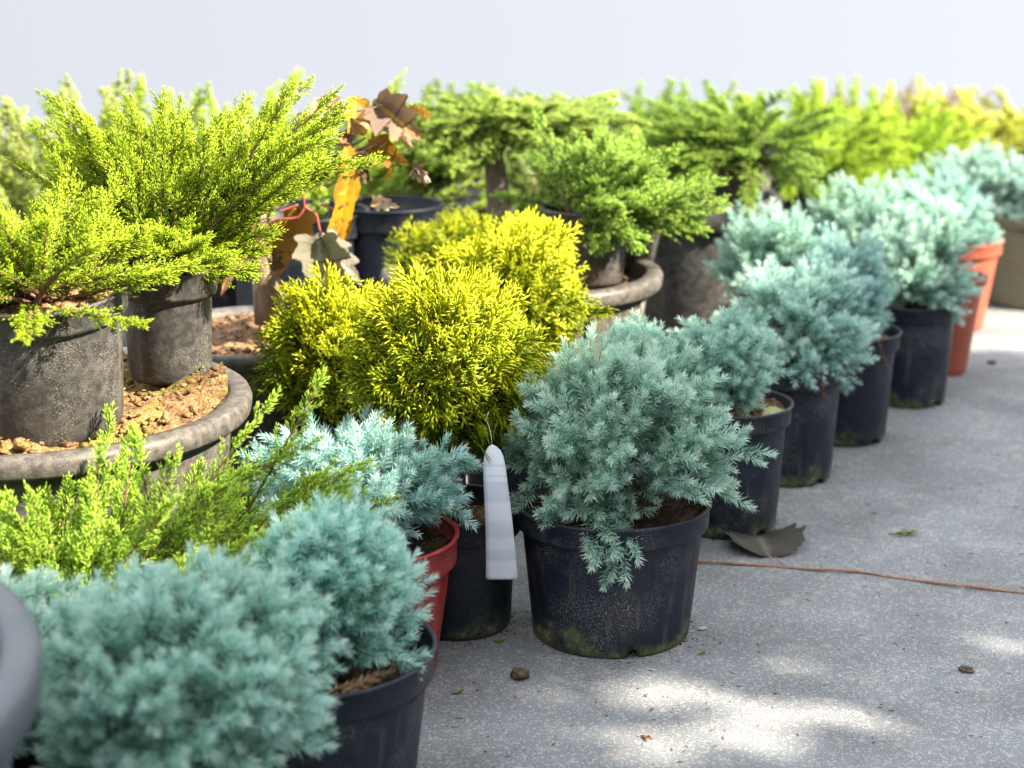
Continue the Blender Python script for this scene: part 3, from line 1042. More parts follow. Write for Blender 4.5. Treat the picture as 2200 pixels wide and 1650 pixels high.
G5 = np.array([[tag_pt(a_ + (b_ - a_) * k / 6, y) for k in range(7)] for a_, b_, y in rows])
nr = len(rows)
Vt = np.concatenate([(G5 + [0, -0.0004, 0]).reshape(-1, 3), (G5 + [0, 0.0004, 0]).reshape(-1, 3)])
Ft = []
for r_ in range(nr - 1):
    for k in range(6):
        a_ = r_ * 7 + k
        Ft.append((a_, a_ + 7, a_ + 8, a_ + 1))
        Ft.append(tuple(v + nr * 7 for v in (a_, a_ + 1, a_ + 8, a_ + 7)))
ring = [k for k in range(7)] + [r_ * 7 + 6 for r_ in range(1, nr)] + [(nr - 1) * 7 + k for k in range(5, -1, -1)] + [r_ * 7 for r_ in range(nr - 2, 0, -1)]
for i_ in range(len(ring)):
    a_, b_ = ring[i_], ring[(i_ + 1) % len(ring)]
    Ft.append((a_, b_, b_ + nr * 7, a_ + nr * 7))
me = bpy.data.meshes.new('tag')
me.from_pydata([tuple(v) for v in Vt], [], Ft)
me.polygons.foreach_set('use_smooth', [True] * len(me.polygons))
m, nt, b = mat('tag_plastic')
tc = nt.nodes.new('ShaderNodeTexCoord')
sp = nt.nodes.new('ShaderNodeSeparateXYZ')
nt.links.new(tc.outputs['Object'], sp.inputs[0])
mr = N(nt, 'ShaderNodeMapRange')
mr.inputs['From Min'].default_value = -0.152
mr.inputs['From Max'].default_value = 0.0
nt.links.new(sp.outputs['Z'], mr.inputs['Value'])
W_, G_ = (0.54, 0.59, 0.67), (0.44, 0.49, 0.57)
c = ramp(nt, mr.outputs[0], [(0.0, W_), (0.135, W_), (0.155, G_), (0.22, (0.47, 0.52, 0.60)), (0.24, W_), (0.30, W_), (0.34, G_), (0.44, (0.48, 0.53, 0.61)), (0.46, W_), (0.58, W_), (0.60, G_), (0.73, G_), (0.745, W_), (0.77, W_), (0.775, (0.40, 0.45, 0.53)), (0.79, W_), (0.84, W_), (0.85, (0.42, 0.47, 0.55)), (0.87, W_)])
nt.links.new(c, b.inputs['Base Color'])
b.inputs['Roughness'].default_value = 0.35
me.materials.append(m)
to = bpy.data.objects.new('tag', me)
col.objects.link(to)
to.parent = tg
g = Geo()
pts = np.array([rel(atd(x, y, 1.907), b0) for x, y in ((1057, 958), (1055, 935), (1050, 915), (1044, 900), (1050, 885))])
tube(g, pts, 0.0005, 6)
g.build('wire', plain_mat('wire', (0.6, 0.6, 0.6), var=0.1), tg)

# ================================================================== LEFT PLANTER WITH TWO POTS
PLc = at(60, 850, 0.30)
t = thing('planter', 'large round weathered planter of mossy bark soil holding two grey pots', 'planter', (PLc[0], PLc[1], 0))
planter(t, 0.252, 0.30, M['planter'], rimw=0.026, rimh=0.026, taper=0.8, seed=6)
soil(t, 0.226, 0.286, M['moss_soil'], seed=6, lumps=1300, rough=0.014, lump_r=(0.0025, 0.0085))


def dirs(rg, n, az0, az1, el0, el1):
    az = np.radians(rg.uniform(az0, az1, size=n))
    el = np.radians(rg.uniform(el0, el1, size=n))
    return np.stack([np.cos(el) * np.sin(az), np.cos(el) * np.cos(az), np.sin(el)], -1)      # azimuth clockwise from +Y


YG0, YG1, YGT = (0.075, 0.19, 0.008), (0.44, 0.62, 0.014), (0.74, 0.82, 0.09)
# nearer grey pot, leaning towards the camera
b = at(80, 935, 0.292)
tA = potted('potted_juniper', 'yellow green juniper with bare stems in the nearer dusty pot of the mossy planter', 'potted plant', (b[0], b[1] + 0.06, 0.290), 0.094, 0.158, 'grey', 'moss_soil', tilt=(R(7), R(0), 0), seed=51, taper=0.83, lumps=420, lump_r=(0.003, 0.010), band=0.03)
rg = np.random.default_rng(51)
n = 54
D0 = dirs(rg, n, -160, 160, 15, 80)
P0 = np.array([0, 0, 0.14]) + rg.uniform(-0.03, 0.03, size=(n, 3)) * [1, 1, 0]
feather(tA, P0, D0, rg.uniform(0.12, 0.20, size=n), n2=32, n3=18, l3=0.0115, r3=0.0008, l2=0.058, c0=YG0, c1=YG1, tipc=YGT, seed=51, droop=0.15, t0=0.25, stem_r=0.0045, ztop=0.265)

b = at(368, 803, 0.292)
tB = potted('potted_juniper', 'sprawling yellow green juniper in the farther grey pot of the mossy planter', 'potted plant', (b[0], b[1], 0.290), 0.061, 0.136, 'grey', 'bark_soil', seed=52, taper=0.80, lumps=160, band=0.034)
rg = np.random.default_rng(52)
n = 76
n = 168
D0 = np.concatenate([dirs(rg, 48, 60, 110, 46, 62), dirs(rg, 86, -85, 75, 42, 85), dirs(rg, 20, 90, 190, 25, 55), dirs(rg, 14, 70, 110, 30, 48)])
P0 = np.array([0, 0, 0.12]) + rg.uniform(-0.022, 0.022, size=(n, 3)) * [1, 1, 0]
Ln = np.concatenate([rg.uniform(0.20, 0.345, size=48), rg.uniform(0.17, 0.31, size=86), rg.uniform(0.07, 0.14, size=20), rg.uniform(0.06, 0.11, size=14)])
feather(tB, P0, D0, Ln, n2=40, n3=18, l2=0.058, l3=0.0115, c0=YG0, c1=YG1, tipc=YGT, seed=52, droop=0.20, t0=0.2, stem_r=0.0032, r3=0.00078, ztop=atd(400, 196, b[1])[2] - 0.29)

# bright green sprays at the lower left
b = at(225, 1650)
tC = thing('potted_juniper', 'bright green juniper with long upright sprays rising in front of the mossy planter', 'potted plant', b)
pot(tC, 0.075, 0.14, M['black_plain'], seed=53)
soil(tC, 0.070, 0.122, M['soil'], seed=53)
rg = np.random.default_rng(53)
n = 190
D0 = np.concatenate([dirs(rg, 70, -110, 70, 50, 88), dirs(rg, 86, 50, 110, 22, 58), dirs(rg, 34, -120, -60, 25, 65)])
P0 = np.array([0, 0, 0.10]) + rg.uniform(-0.065, 0.065, size=(n, 3)) * [1, 0.7, 0]
Ln = np.concatenate([rg.uniform(0.10, 0.27, size=70), 0.11 + 0.27 * rg.uniform(0, 1, size=86) ** 2.2, rg.uniform(0.1, 0.24, size=34)])
feather(tC, P0, D0, Ln, n2=36, n3=18, l2=0.046, l3=0.0105, r3=0.00078, c0=(0.08, 0.22, 0.012), c1=(0.42, 0.68, 0.03), tipc=(0.74, 0.88, 0.22), seed=53, droop=0.16, t0=0.15)

# ================================================================== MIDDLE AND BACK
# planter with a trunk and withered leaves
b = at(570, 760, 0.26)
yb = b[1] + 0.14
tD = thing('potted_tree', 'young tree with withered yellow and grey leaves on red stalks, in low wide planter', 'potted plant', (atd(560, 700, yb)[0], yb, 0))
planter(tD, 0.17, 0.262, M['planter'], rimw=0.02, rimh=0.022, seed=8)
soil(tD, 0.15, 0.252, M['bark_soil'], seed=8, lumps=260, lump_r=(0.002, 0.007))
o0 = np.array(tD.location)
g = Geo()
pts = [rel(atd(x, y, yb), o0) for x, y in ((585, 690), (572, 610), (560, 540), (556, 470), (575, 400), (600, 330), (640, 260), (690, 225))]
tube(g, pts, [0.026, 0.020, 0.017, 0.014, 0.011, 0.009, 0.007, 0.005], 12)
g.build('trunk', M['trunk'], tD, smooth=True)

LEAF_SHAPE = [(0, 0.0), (0.10, 0.05), (0.30, 0.02), (0.46, 0.10), (0.36, 0.20), (0.50, 0.30), (0.62, 0.44), (0.46, 0.44), (0.36, 0.47), (0.44, 0.62), (0.40, 0.74), (0.28, 0.68), (0.18, 0.70), (0.16, 0.86), (0.0, 1.02)]


def leaf(name, parent, p_base, p_tip, width, ca, cb, curl=0.25, facing=(0, -1, 0), seed=0, shape=LEAF_SHAPE, vein=None):
    """lobed blade between two points, crumpled, with two-tone colouring"""
    rg = np.random.default_rng(seed)
    p_base, p_tip = np.asarray(p_base, float), np.asarray(p_tip, float)
    ax = p_tip - p_base
    L = np.linalg.norm(ax)
    ax /= L
    f = norm(np.asarray(facing, float) - ax * np.dot(facing, ax))
    sdv = np.cross(ax, f)
    right = np.array(shape)
    ts = np.linspace(0, len(right) - 1, 57)
    edge = np.stack([np.interp(ts, np.arange(len(right)), right[:, 0]), np.interp(ts, np.arange(len(right)), right[:, 1])], -1)
    for _ in range(2):
        edge[1:-1] = 0.5 * edge[1:-1] + 0.25 * (edge[:-2] + edge[2:])
    edge[1:-1] += rg.normal(size=(len(edge) - 2, 2)) * 0.008
    rows = []
    m_ = 7
    for s in (1, -1):
        for (ex, ey) in edge:
            for k in range(m_):
                q = k / (m_ - 1)
                rows.append((s * ex * q, (0.08 + 0.80 * ey) * (1 - q) + ey * q))
    rows = np.array(rows)
    x, yv = rows[:, 0] * width / 0.62 / 2, rows[:, 1] * L
    zz = curl * (np.abs(x) ** 1.5) * 6 + 0.05 * L * np.sin(yv / L * 5 + rg.uniform(0, 6)) + 0.035 * L * np.sin(x / width * 9 + rg.uniform(0, 6)) * np.abs(x) / width * 2
    tw = rg.uniform(-1.0, 1.0) * (yv / L - 0.3)
    cr = rg.uniform(0.10, 0.22) * L * (yv / L) ** 2            # tip curls over
    S2 = sdv * np.cos(tw)[:, None] + f * np.sin(tw)[:, None]
    F2 = f * np.cos(tw)[:, None] - sdv * np.sin(tw)[:, None]
    V = p_base + ax * yv[:, None] + S2 * x[:, None] + F2 * zz[:, None] - f * (cr if parent else 0 * cr)[:, None]
    V += rg.normal(size=V.shape) * 0.0004
    ne = len(edge)
    Q = []
    for s in range(2):
        for i in range(ne - 1):
            for k in range(m_ - 1):
                a_ = s * ne * m_ + i * m_ + k
                q = [a_, a_ + 1, a_ + m_ + 1, a_ + m_]
                Q.append(q if s == 0 else q[::-1])
    # blotchy mix of two real leaf colours
    bl = np.zeros(len(V))
    for _ in range(8):
        kv = rg.normal(size=2) * 60
        bl += np.sin(kv[0] * x + kv[1] * yv + rg.uniform(0, 6))
    bl = np.clip(0.5 + bl * 0.16, 0, 1)[:, None]
    C = np.array(ca) * (1 - bl) + np.array(cb) * bl
    if vein is not None:
        vm = np.exp(-(np.abs(x) / (0.02 * width)) ** 2)[:, None] * 0.7
        C = C * (1 - vm) + np.array(vein) * vm
    return mesh(name, V, np.array(Q), M['leaf'], parent, C, smooth=True)


YLEAF = [(0, 0), (0.10, 0.05), (0.30, 0.10), (0.24, 0.22), (0.36, 0.33), (0.48, 0.44), (0.33, 0.52), (0.40, 0.64), (0.50, 0.76), (0.30, 0.84), (0.14, 0.92), (0, 1)]
YEL, OCH, GRN, GRY, TAN = (0.46, 0.27, 0.012), (0.24, 0.12, 0.012), (0.09, 0.10, 0.06), (0.17, 0.155, 0.12), (0.42, 0.27, 0.15)
yl = yb - 0.05


def L3(x, y, dy=0.0):
    return rel(atd(x, y, yl + dy), o0)


leaf('leaf', tD, L3(742, 300, 0.02), L3(748, 565, 0.0), 0.060, YEL, (0.30, 0.15, 0.02), 0.35, seed=1, shape=YLEAF, vein=(0.5, 0.35, 0.03), facing=(0.55, -0.8, 0.1))
leaf('leaf', tD, L3(684, 500, -0.01), L3(690, 640, -0.04), 0.085, GRN, GRY, 0.7, seed=2, vein=(0.30, 0.30, 0.24), facing=(0.1, -0.9, 0.5))
leaf('leaf', tD, L3(690, 505, -0.005), L3(785, 600, -0.02), 0.05, (0.30, 0.27, 0.23), GRY, 0.6, seed=3, facing=(0.5, -0.5, 0.7))
leaf('leaf', tD, L3(535, 430, 0.0), L3(490, 640, -0.02), 0.045, TAN, (0.42, 0.22, 0.10), 1.6, seed=4, facing=(0.6, -0.7, 0.1))
leaf('leaf', tD, L3(650, 440, 0.03), L3(600, 600, 0.03), 0.07, OCH, (0.20, 0.12, 0.03), 0.8, seed=5)
leaf('leaf', tD, L3(800, 215, 0.04), L3(905, 300, 0.03), 0.075, (0.24, 0.15, 0.09), (0.13, 0.085, 0.065), 0.8, seed=6, vein=(0.5, 0.27, 0.02), facing=(-0.2, -0.9, 0.3))
leaf('leaf', tD, L3(770, 205, 0.03), L3(752, 320, 0.03), 0.05, YEL, (0.5, 0.36, 0.16), 0.8, seed=7, facing=(0.4, -0.8, 0.2))
leaf('leaf', tD, L3(790, 300, 0.05), L3(875, 350, 0.03), 0.05, OCH, YEL, 0.9, seed=8)
leaf('leaf', tD, L3(690, 205, 0.03), L3(730, 265, 0.02), 0.05, (0.62, 0.50, 0.36), TAN, 0.9, seed=9)
leaf('leaf', tD, L3(800, 430, 0.06), L3(850, 445, 0.04), 0.025, (0.5, 0.42, 0.33), TAN, 1.2, seed=10)
rg = np.random.default_rng(61)
for q in range(26):
    if q < 17:
        x, y = rg.uniform(680, 905), rg.uniform(208, 365)
    else:
        x, y = rg.uniform(478, 600), rg.uniform(420, 600)
    a_ = rg.uniform(0, 6.28)
    ln = rg.uniform(22, 60)
    ca = [TAN, (0.34, 0.20, 0.11), (0.50, 0.42, 0.33), (0.40, 0.24, 0.02), (0.16, 0.10, 0.06)][q % 5]
    leaf('leaf', tD, L3(x, y, rg.uniform(-0.02, 0.08)), L3(x + ln * math.cos(a_), y + ln * abs(math.sin(a_)), rg.uniform(-0.03, 0.08)), rg.uniform(0.012, 0.034), ca, tuple(0.5 * v for v in ca), 2.2, facing=tuple(rg.normal(size=3) + [0.3, -0.6, 0.2]), seed=100 + q, shape=YLEAF if q % 2 else LEAF_SHAPE)
for q in range(7):
    x0, y0 = rg.uniform(585, 650), rg.uniform(280, 420)
    x1, y1 = x0 + rg.uniform(40, 220), y0 - rg.uniform(20, 140)
    gb = Geo()
    tube(gb, [L3(x0, y0, 0.05), L3((x0 + x1) / 2, (y0 + y1) / 2 + 18, 0.03), L3(x1, max(y1, 225), 0.03)], [0.003, 0.0024, 0.0014], 6)
    gb.build('branch', M['trunk'], tD, smooth=True)
g = Geo()
for pl in (((660, 440), (640, 470), (590, 470), (555, 500), (520, 545)), ((655, 445), (680, 460), (688, 500)), ((650, 370), (652, 420), (655, 450)), ((640, 440), (615, 450), (600, 455)),
           ((705, 340), (722, 375), (735, 405)), ((690, 440), (720, 450), (740, 440)), ((600, 440), (575, 440), (545, 450))):
    pp = np.array([L3(x, y, 0.01) for x, y in pl])
    q = np.linspace(0, len(pp) - 1, 10)
    pp = np.stack([np.interp(q, np.arange(len(pp)), pp[:, i]) for i in range(3)], -1)
    tube(g, pp, 0.0017, 7)
g.build('leaf_stalks', M['petiole'], tD, smooth=True)

# round planter in the middle holding two pots
c = at(1120, 575, 0.295)
t = thing('planter', 'round weathered planter with thick pale rim behind the golden thujas', 'planter', (c[0], c[1], 0))
planter(t, 0.222, 0.295, M['planter'], rimw=0.026, rimh=0.028, taper=0.76, seed=9, ribs=10)
soil(t, 0.196, 0.27, M['bark_soil'], seed=9, lumps=160)
G0, G1, GTc = (0.035, 0.13, 0.018), (0.31, 0.55, 0.045), (0.66, 0.80, 0.24)


def green_juniper(label, pxrim, y, Rr, h, z0, n, Lr, seed, pm='grey', az=(-180, 180), el=(10, 75), c0=G0, c1=G1, ct=GTc, lean=(0, 0), sm='bark_soil', tilt=None, droop=0.16, n2=32, n3=13, l2=0.072, r3=0.0015, name='potted_juniper', group='green junipers at the back', spread=0.03, ytop=None, lean_y=0.0):
    c = atd(*pxrim, y)
    t = potted(name, label, 'potted plant', (c[0], c[1], z0), Rr, h, pm, sm, seed=seed, taper=0.80, tilt=tilt, group=group, lumps=120)
    rg = np.random.default_rng(seed)
    D0 = norm(dirs(rg, n, az[0], az[1], el[0], el[1]) + np.array([lean[0], lean[1], 0]))
    P0 = np.array([0, 0, h - 0.02]) + rg.uniform(-spread, spread, size=(n, 3)) * [1, 1, 0]
    feather(t, P0, D0, rg.uniform(Lr[0], Lr[1], size=n), n2=n2, n3=n3, l2=l2, r3=r3, l3=0.016, c0=c0, c1=c1, tipc=ct, seed=seed, droop=droop, t0=0.12, ztop=None if ytop is None else atd(pxrim[0], ytop, y)[2] - z0)
    return t


green_juniper('mid green juniper in pot standing inside the round planter', (1262, 478), c[1] + 0.02, 0.071, 0.118, 0.27, 80, (0.11, 0.21), 61, az=(-50, 165), el=(0, 75), ytop=262)
cc = atd(1375, 478, c[1] + 0.13)
tE = thing('empty_pot', 'empty grey plastic pot leaning behind the other pot in the round planter', 'plant pot', (cc[0] - 0.03, cc[1], 0.272), None, (R(0), R(10), 0))
pot(tE, 0.062, 0.12, M['grey'], seed=62)
# tall dark planter with a pot in it
c2 = atd(1490, 415, 3.3)
t = thing('planter', 'tall black planter with a broad sunlit rim, left of the crowded blue junipers', 'planter', (c2[0], c2[1], 0))
hp = float(c2[2])
planter(t, 0.165, hp, M['grey'], rimw=0.022, rimh=0.05, taper=0.80, seed=10)
soil(t, 0.145, hp - 0.03, M['bark_soil'], seed=10, lumps=100)
green_juniper('mid green juniper in pale grey pot standing inside the tall black planter', (1600, 300), 3.38, 0.062, 0.125, hp - 0.03, 80, (0.13, 0.25), 63, lean=(-0.5, -0.2), el=(-10, 65), pm='planter', ytop=196)
green_juniper('bright green juniper in dark pot, between the pale pot and the top right corner', (1708, 370), 3.95, 0.068, float(atd(1708, 370, 3.95)[2]), 0.0, 84, (0.16, 0.30), 64, ytop=192, lean=(0.3, -0.1), el=(0, 60), pm='black_plain', c1=(0.46, 0.72, 0.03), ct=(0.75, 0.86, 0.14))
green_juniper('dark green juniper in black pot left of the grey trunk', (957, 385), 3.55, 0.072, float(atd(957, 385, 3.55)[2]), 0.0, 70, (0.10, 0.20), 65, ytop=200, el=(25, 85), pm='black_plain', c0=(0.03, 0.10, 0.02), c1=(0.24, 0.46, 0.05))
cP = atd(838, 436, 3.02)
t = thing('plant_pot', 'wide black pot with bare soil in the shade behind the yellow leaf', 'plant pot', (cP[0], cP[1], 0))
pot(t, 0.092, float(cP[2]), M['black_plain'], seed=66, band=0.04, taper=0.85)
soil(t, 0.087, float(cP[2]) - 0.03, M['soil'], seed=66)
cP = atd(770, 345, 4.3)
t = thing('plant_pot', 'teal green plastic pot glimpsed behind the withered leaves', 'plant pot', (cP[0], cP[1], 0))
pot(t, 0.115, float(cP[2]), M['teal'], seed=67, band=0.03, taper=0.85)
cP = atd(640, 450, 3.0)
t = thing('plant_pot', 'black pot behind the trunk with withered leaves', 'plant pot', (cP[0], cP[1], 0))
pot(t, 0.12, float(cP[2]), M['black_plain'], seed=68, band=0.04, taper=0.85)

# grafted standard with a bare grey trunk
yT = 3.15
p0 = atd(1062, 600, yT)
tF = thing('grafted_juniper', 'green juniper crown on a bare grey trunk behind the round planter', 'potted tree', (p0[0], p0[1], 0))
o1 = np.array(tF.location)
g = Geo()
pts = [(0.012, 0, 0)] + [tuple(rel(atd(x, y, yT), o1)) for x, y in ((1075, 470), (1068, 400), (1060, 330), (1085, 260))]
tube(g, pts, [0.027, 0.024, 0.021, 0.018, 0.012], 12)
g.build('trunk', M['trunk'], tF, smooth=True)
rg = np.random.default_rng(71)
n = 96
D0 = dirs(rg, n, -180, 180, -12, 55)
top = rel(atd(1120, 265, yT), o1)
P0 = top + rg.uniform(-0.06, 0.06, size=(n, 3)) * [1.6, 1, 0.4]
feather(tF, P0, D0, rg.uniform(0.09, 0.20, size=n), n2=28, n3=11, l2=0.05, l3=0.016, r3=0.0016, c0=(0.08, 0.20, 0.02), c1=(0.44, 0.66, 0.08), tipc=(0.75, 0.84, 0.30), seed=71, droop=0.3, t0=0.05, ztop=atd(1120, 190, yT)[2])

# far plants closing the view
green_juniper('blurred olive green conifer in the top left corner behind the sprawling juniper', (60, 560), 3.3, 0.10, 0.16, 0.0, 190, (0.20, 0.56), 81, ytop=186, el=(20, 88), pm='black_plain', c0=(0.12, 0.18, 0.03), c1=(0.46, 0.58, 0.12), ct=(0.66, 0.70, 0.34), l2=0.07, r3=0.0026, droop=0.1, n2=36, group='conifers along the back', spread=0.20)
green_juniper('green conifer at the back between the withered leaves and the grey trunk', (900, 330), 4.6, 0.10, 0.17, 0.0, 140, (0.18, 0.46), 82, ytop=188, el=(20, 88), pm='black_plain', c0=(0.035, 0.11, 0.018), c1=(0.22, 0.42, 0.05), r3=0.002, droop=0.1, group='conifers along the back', spread=0.12)
green_juniper('green conifer at the back above the tall black planter', (1450, 330), 4.6, 0.11, 0.18, 0.0, 200, (0.18, 0.46), 83, ytop=184, el=(20, 88), pm='black_plain', c0=(0.05, 0.16, 0.02), c1=(0.34, 0.58, 0.05), r3=0.002, droop=0.1, group='conifers along the back', spread=0.18)
green_juniper('yellow green juniper at the back in the top right corner', (2080, 330), 5.0, 0.12, 0.15, 0.0, 200, (0.2, 0.44), 84, ytop=190, el=(10, 75), pm='black_plain', c0=(0.28, 0.36, 0.03), c1=(0.74, 0.80, 0.12), ct=(0.9, 0.88, 0.3), r3=0.002, droop=0.2, group='conifers along the back', spread=0.2)
green_juniper('dry brownish shrub at the back left of the top right corner', (1930, 320), 5.4, 0.12, 0.15, 0.0, 120, (0.2, 0.44), 85, ytop=194, el=(15, 85), pm='black_plain', c0=(0.12, 0.06, 0.03), c1=(0.40, 0.27, 0.13), ct=(0.5, 0.38, 0.12), r3=0.002, droop=0.1, group='conifers along the back', spread=0.15, n2=18)
green_juniper('bright green juniper at the back above the crowded blue junipers', (1830, 345), 4.7, 0.10, 0.16, 0.0, 190, (0.18, 0.44), 86, ytop=186, el=(10, 80), pm='black_plain', c0=(0.08, 0.22, 0.01), c1=(0.46, 0.74, 0.03), ct=(0.75, 0.88, 0.14), r3=0.002, droop=0.2, group='conifers along the back', spread=0.14)
green_juniper('dark green conifer seen low behind the grey trunk', (1050, 470), 4.0, 0.10, 0.14, 0.0, 90, (0.12, 0.26), 88, ytop=240, el=(5, 85), pm='black_plain', c0=(0.02, 0.07, 0.015), c1=(0.12, 0.24, 0.03), r3=0.002, droop=0.1, group='conifers along the back', spread=0.16)
green_juniper('yellow green juniper at the back behind the sprawling one', (480, 420), 3.4, 0.10, 0.17, 0.0, 200, (0.2, 0.48), 87, ytop=186, el=(25, 85), pm='black_plain', c0=YG0, c1=YG1, r3=0.002, droop=0.1, n2=36, group='conifers along the back', spread=0.22)

# ================================================================== THINGS ON THE GROUND
p = at(1655, 1195)
t = thing('dead_leaf', 'curled dark dead leaf lying on the asphalt across the thin twig', 'leaf', p)
CUP = [(0, 0.0), (0.22, 0.0), (0.40, 0.10), (0.52, 0.18), (0.50, 0.32), (0.60, 0.44), (0.46, 0.54), (0.52, 0.68), (0.34, 0.72), (0.24, 0.86), (0.10, 0.88), (0.0, 1.0)]
leaf('blade', t, (0.0, -0.008, 0.004), (-0.008, 0.085, 0.010), 0.120, (0.03, 0.035, 0.026), (0.10, 0.10, 0.08), 0.32, facing=(0, 0.1, 1), seed=21, shape=CUP, vein=(0.25, 0.22, 0.20))
g = Geo()
tube(g, [(0, -0.010, 0.006), (0.003, -0.022, 0.008), (0.012, -0.042, 0.002)], [0.0009, 0.0007, 0.0008], 6)
g.build('stalk', M['petiole'], t, smooth=True)

p = at(1490, 1212)
g = Geo()
pts = np.array([rel(at(x, y), p) + [0, 0, 0.0022] for x, y in ((1470, 1209), (1560, 1214), (1660, 1218), (1760, 1228), (1850, 1232), (1950, 1246), (2050, 1262), (2150, 1271), (2230, 1278))])
q = np.linspace(0, len(pts) - 1, 48)
pts = np.stack([np.interp(q, np.arange(len(pts)), pts[:, i]) for i in range(3)], -1)
pts[:, 2] += 0.0012 * np.sin(q * 2.3)
rr = 0.0018 * (1 + 0.18 * np.sin(q * 7) + 0.25 * (np.abs(np.sin(q * 2.9)) > 0.96))
tube(g, pts, rr, 8)
o = g.build('twig', M['twig'], None, smooth=True)
o.location = p
tagp(o, 'long thin reddish twig lying across the asphalt towards the right edge', 'twig')


def clod(name, label, cat, px, py, s, m, seed, flat=0.6):
    rg = np.random.default_rng(seed)
    import bmesh
    b = bmesh.new()
    bmesh.ops.create_icosphere(b, subdivisions=3, radius=1)
    V = np.array([v.co[:] for v in b.verts])
    F = np.array([[v.index for v in f.verts] for f in b.faces])
    b.free()
    r = np.ones(len(V))
    for _ in range(14):
        r += 0.10 * np.sin(V @ (rg.normal(size=3) * 3.5) + rg.uniform(0, 6))
    r += 0.03 * rg.normal(size=len(V))
    V = V * r[:, None] * s * np.array([1.1, 0.9, flat])
    V[:, 2] -= V[:, 2].min() * 0.85
    o = mesh(name, V, F, m, None, smooth=True)
    o.location = at(px, py)
    tagp(o, label, cat)
    return o


clod('soil_clod', 'small dark soil clod on the asphalt below the foremost wide pot', 'clod', 1117, 1458, 0.0085, M['clod'], 1, 0.7)
clod('pebble', 'small pale pebble right of the foremost pot', 'pebble', 1508, 1353, 0.0042, plain_mat('pale_stone', (0.45, 0.38, 0.28)), 2, 0.4)
clod('soil_clod', 'dark brown crumb on the asphalt near the right edge', 'clod', 2075, 1441, 0.007, M['clod'], 3, 0.4)
clod('soil_clod', 'small brown crumb on the asphalt far right below the orange pots', 'clod', 2131, 781, 0.008, M['clod'], 4, 0.4)
OVAL = [(0, 0.0), (0.2, 0.08), (0.42, 0.25), (0.55, 0.45), (0.5, 0.65), (0.3, 0.85), (0.0, 1.0)]


def ground_leaf(label, px, py, ang, L, wdt, ca, cb, seed, z=0.0015):
    p = at(px, py)
    a = R(ang)
    o = leaf('fallen_leaf', None, (0, 0, z), (L * math.cos(a), L * math.sin(a), z + 0.002), wdt, ca, cb, 0.8, facing=(0, 0, 1), seed=seed, shape=OVAL)
    o.location = p
    tagp(o, label, 'leaf')
    return o


LIME = (0.35, 0.50, 0.05)
ground_leaf('tiny lime green leaf on the asphalt by the tagged thuja pot', 1062, 1382, 15, 0.012, 0.005, LIME, (0.25, 0.42, 0.04), 1)
ground_leaf('small lime green leaf on the asphalt right of the bottom black pot', 972, 1492, 20, 0.014, 0.006, LIME, (0.38, 0.46, 0.14), 2)
ground_leaf('tiny lime green leaf just below the pale pebble', 1500, 1406, -10, 0.009, 0.005, LIME, (0.3, 0.45, 0.05), 3)
ground_leaf('brown dry sprig lying in the sunny patch at the bottom', 1378, 1580, -60, 0.020, 0.006, (0.45, 0.22, 0.08), (0.3, 0.15, 0.06), 4)
p = at(1910, 1152)
t = thing('conifer_sprig', 'pale green conifer sprig lying flat on the asphalt right of the dead leaf', 'sprig', p)
rg = np.random.default_rng(5)
P0 = np.array([[0, 0, 0.003]]); D0 = np.array([[1, 0.05, 0.02]])
feather(t, P0, D0, np.array([0.036]), n2=10, n3=3, l2=0.014, l3=0.008, r3=0.0014, c0=(0.3, 0.38, 0.12), c1=(0.5, 0.58, 0.25), droop=0.0, seed=5, fan=1.0, stem_r=0.001)

# leaf in the second pot of the row
b = at(1562, 1128)
o = leaf('fallen_leaf', None, (0, 0, 0), (0.036, 0.004, 0.006), 0.026, (0.42, 0.52, 0.22), (0.52, 0.58, 0.30), 0.8, facing=(0, -0.4, 1), seed=31, shape=OVAL, vein=(0.6, 0.65, 0.45))
o.location = (b[0] + 0.036, b[1] - 0.048, 0.174)
tagp(o, 'pale green leaf lying on the soil of the pot with algae', 'leaf')

# scattered fine litter
g = Geo()
rg = np.random.default_rng(9)
n = 420
P = np.array([at(rg.uniform(930, 2250), rg.uniform(760, 1660)) for _ in range(n)]) + [0, 0, 0.0012]
az = rg.uniform(0, 2 * math.pi, n)
D = np.stack([np.cos(az), np.sin(az), rg.normal(size=n) * 0.08], -1)
pal = np.array([(0.40, 0.30, 0.18), (0.22, 0.12, 0.06), (0.36, 0.40, 0.14), (0.5, 0.44, 0.34), (0.10, 0.07, 0.05)])
C = pal[rg.integers(0, 5, n)]
spindles(g, P, norm(D), rg.uniform(0.003, 0.016, n) * rg.uniform(0.5, 1, n), rg.uniform(0.0004, 0.0010, n), C, C)
n = 130
P = np.array([at(rg.uniform(930, 2250), rg.uniform(760, 1660)) for _ in range(n)]) + [0, 0, 0.0005]
az = rg.uniform(0, 2 * math.pi, n)
D = np.stack([np.cos(az), np.sin(az), 0 * az], -1)
C = pal[rg.integers(0, 5, n)]
spindles(g, P, norm(D), rg.uniform(0.002, 0.006, n), rg.uniform(0.0007, 0.0015, n), C, C, k=0.5)
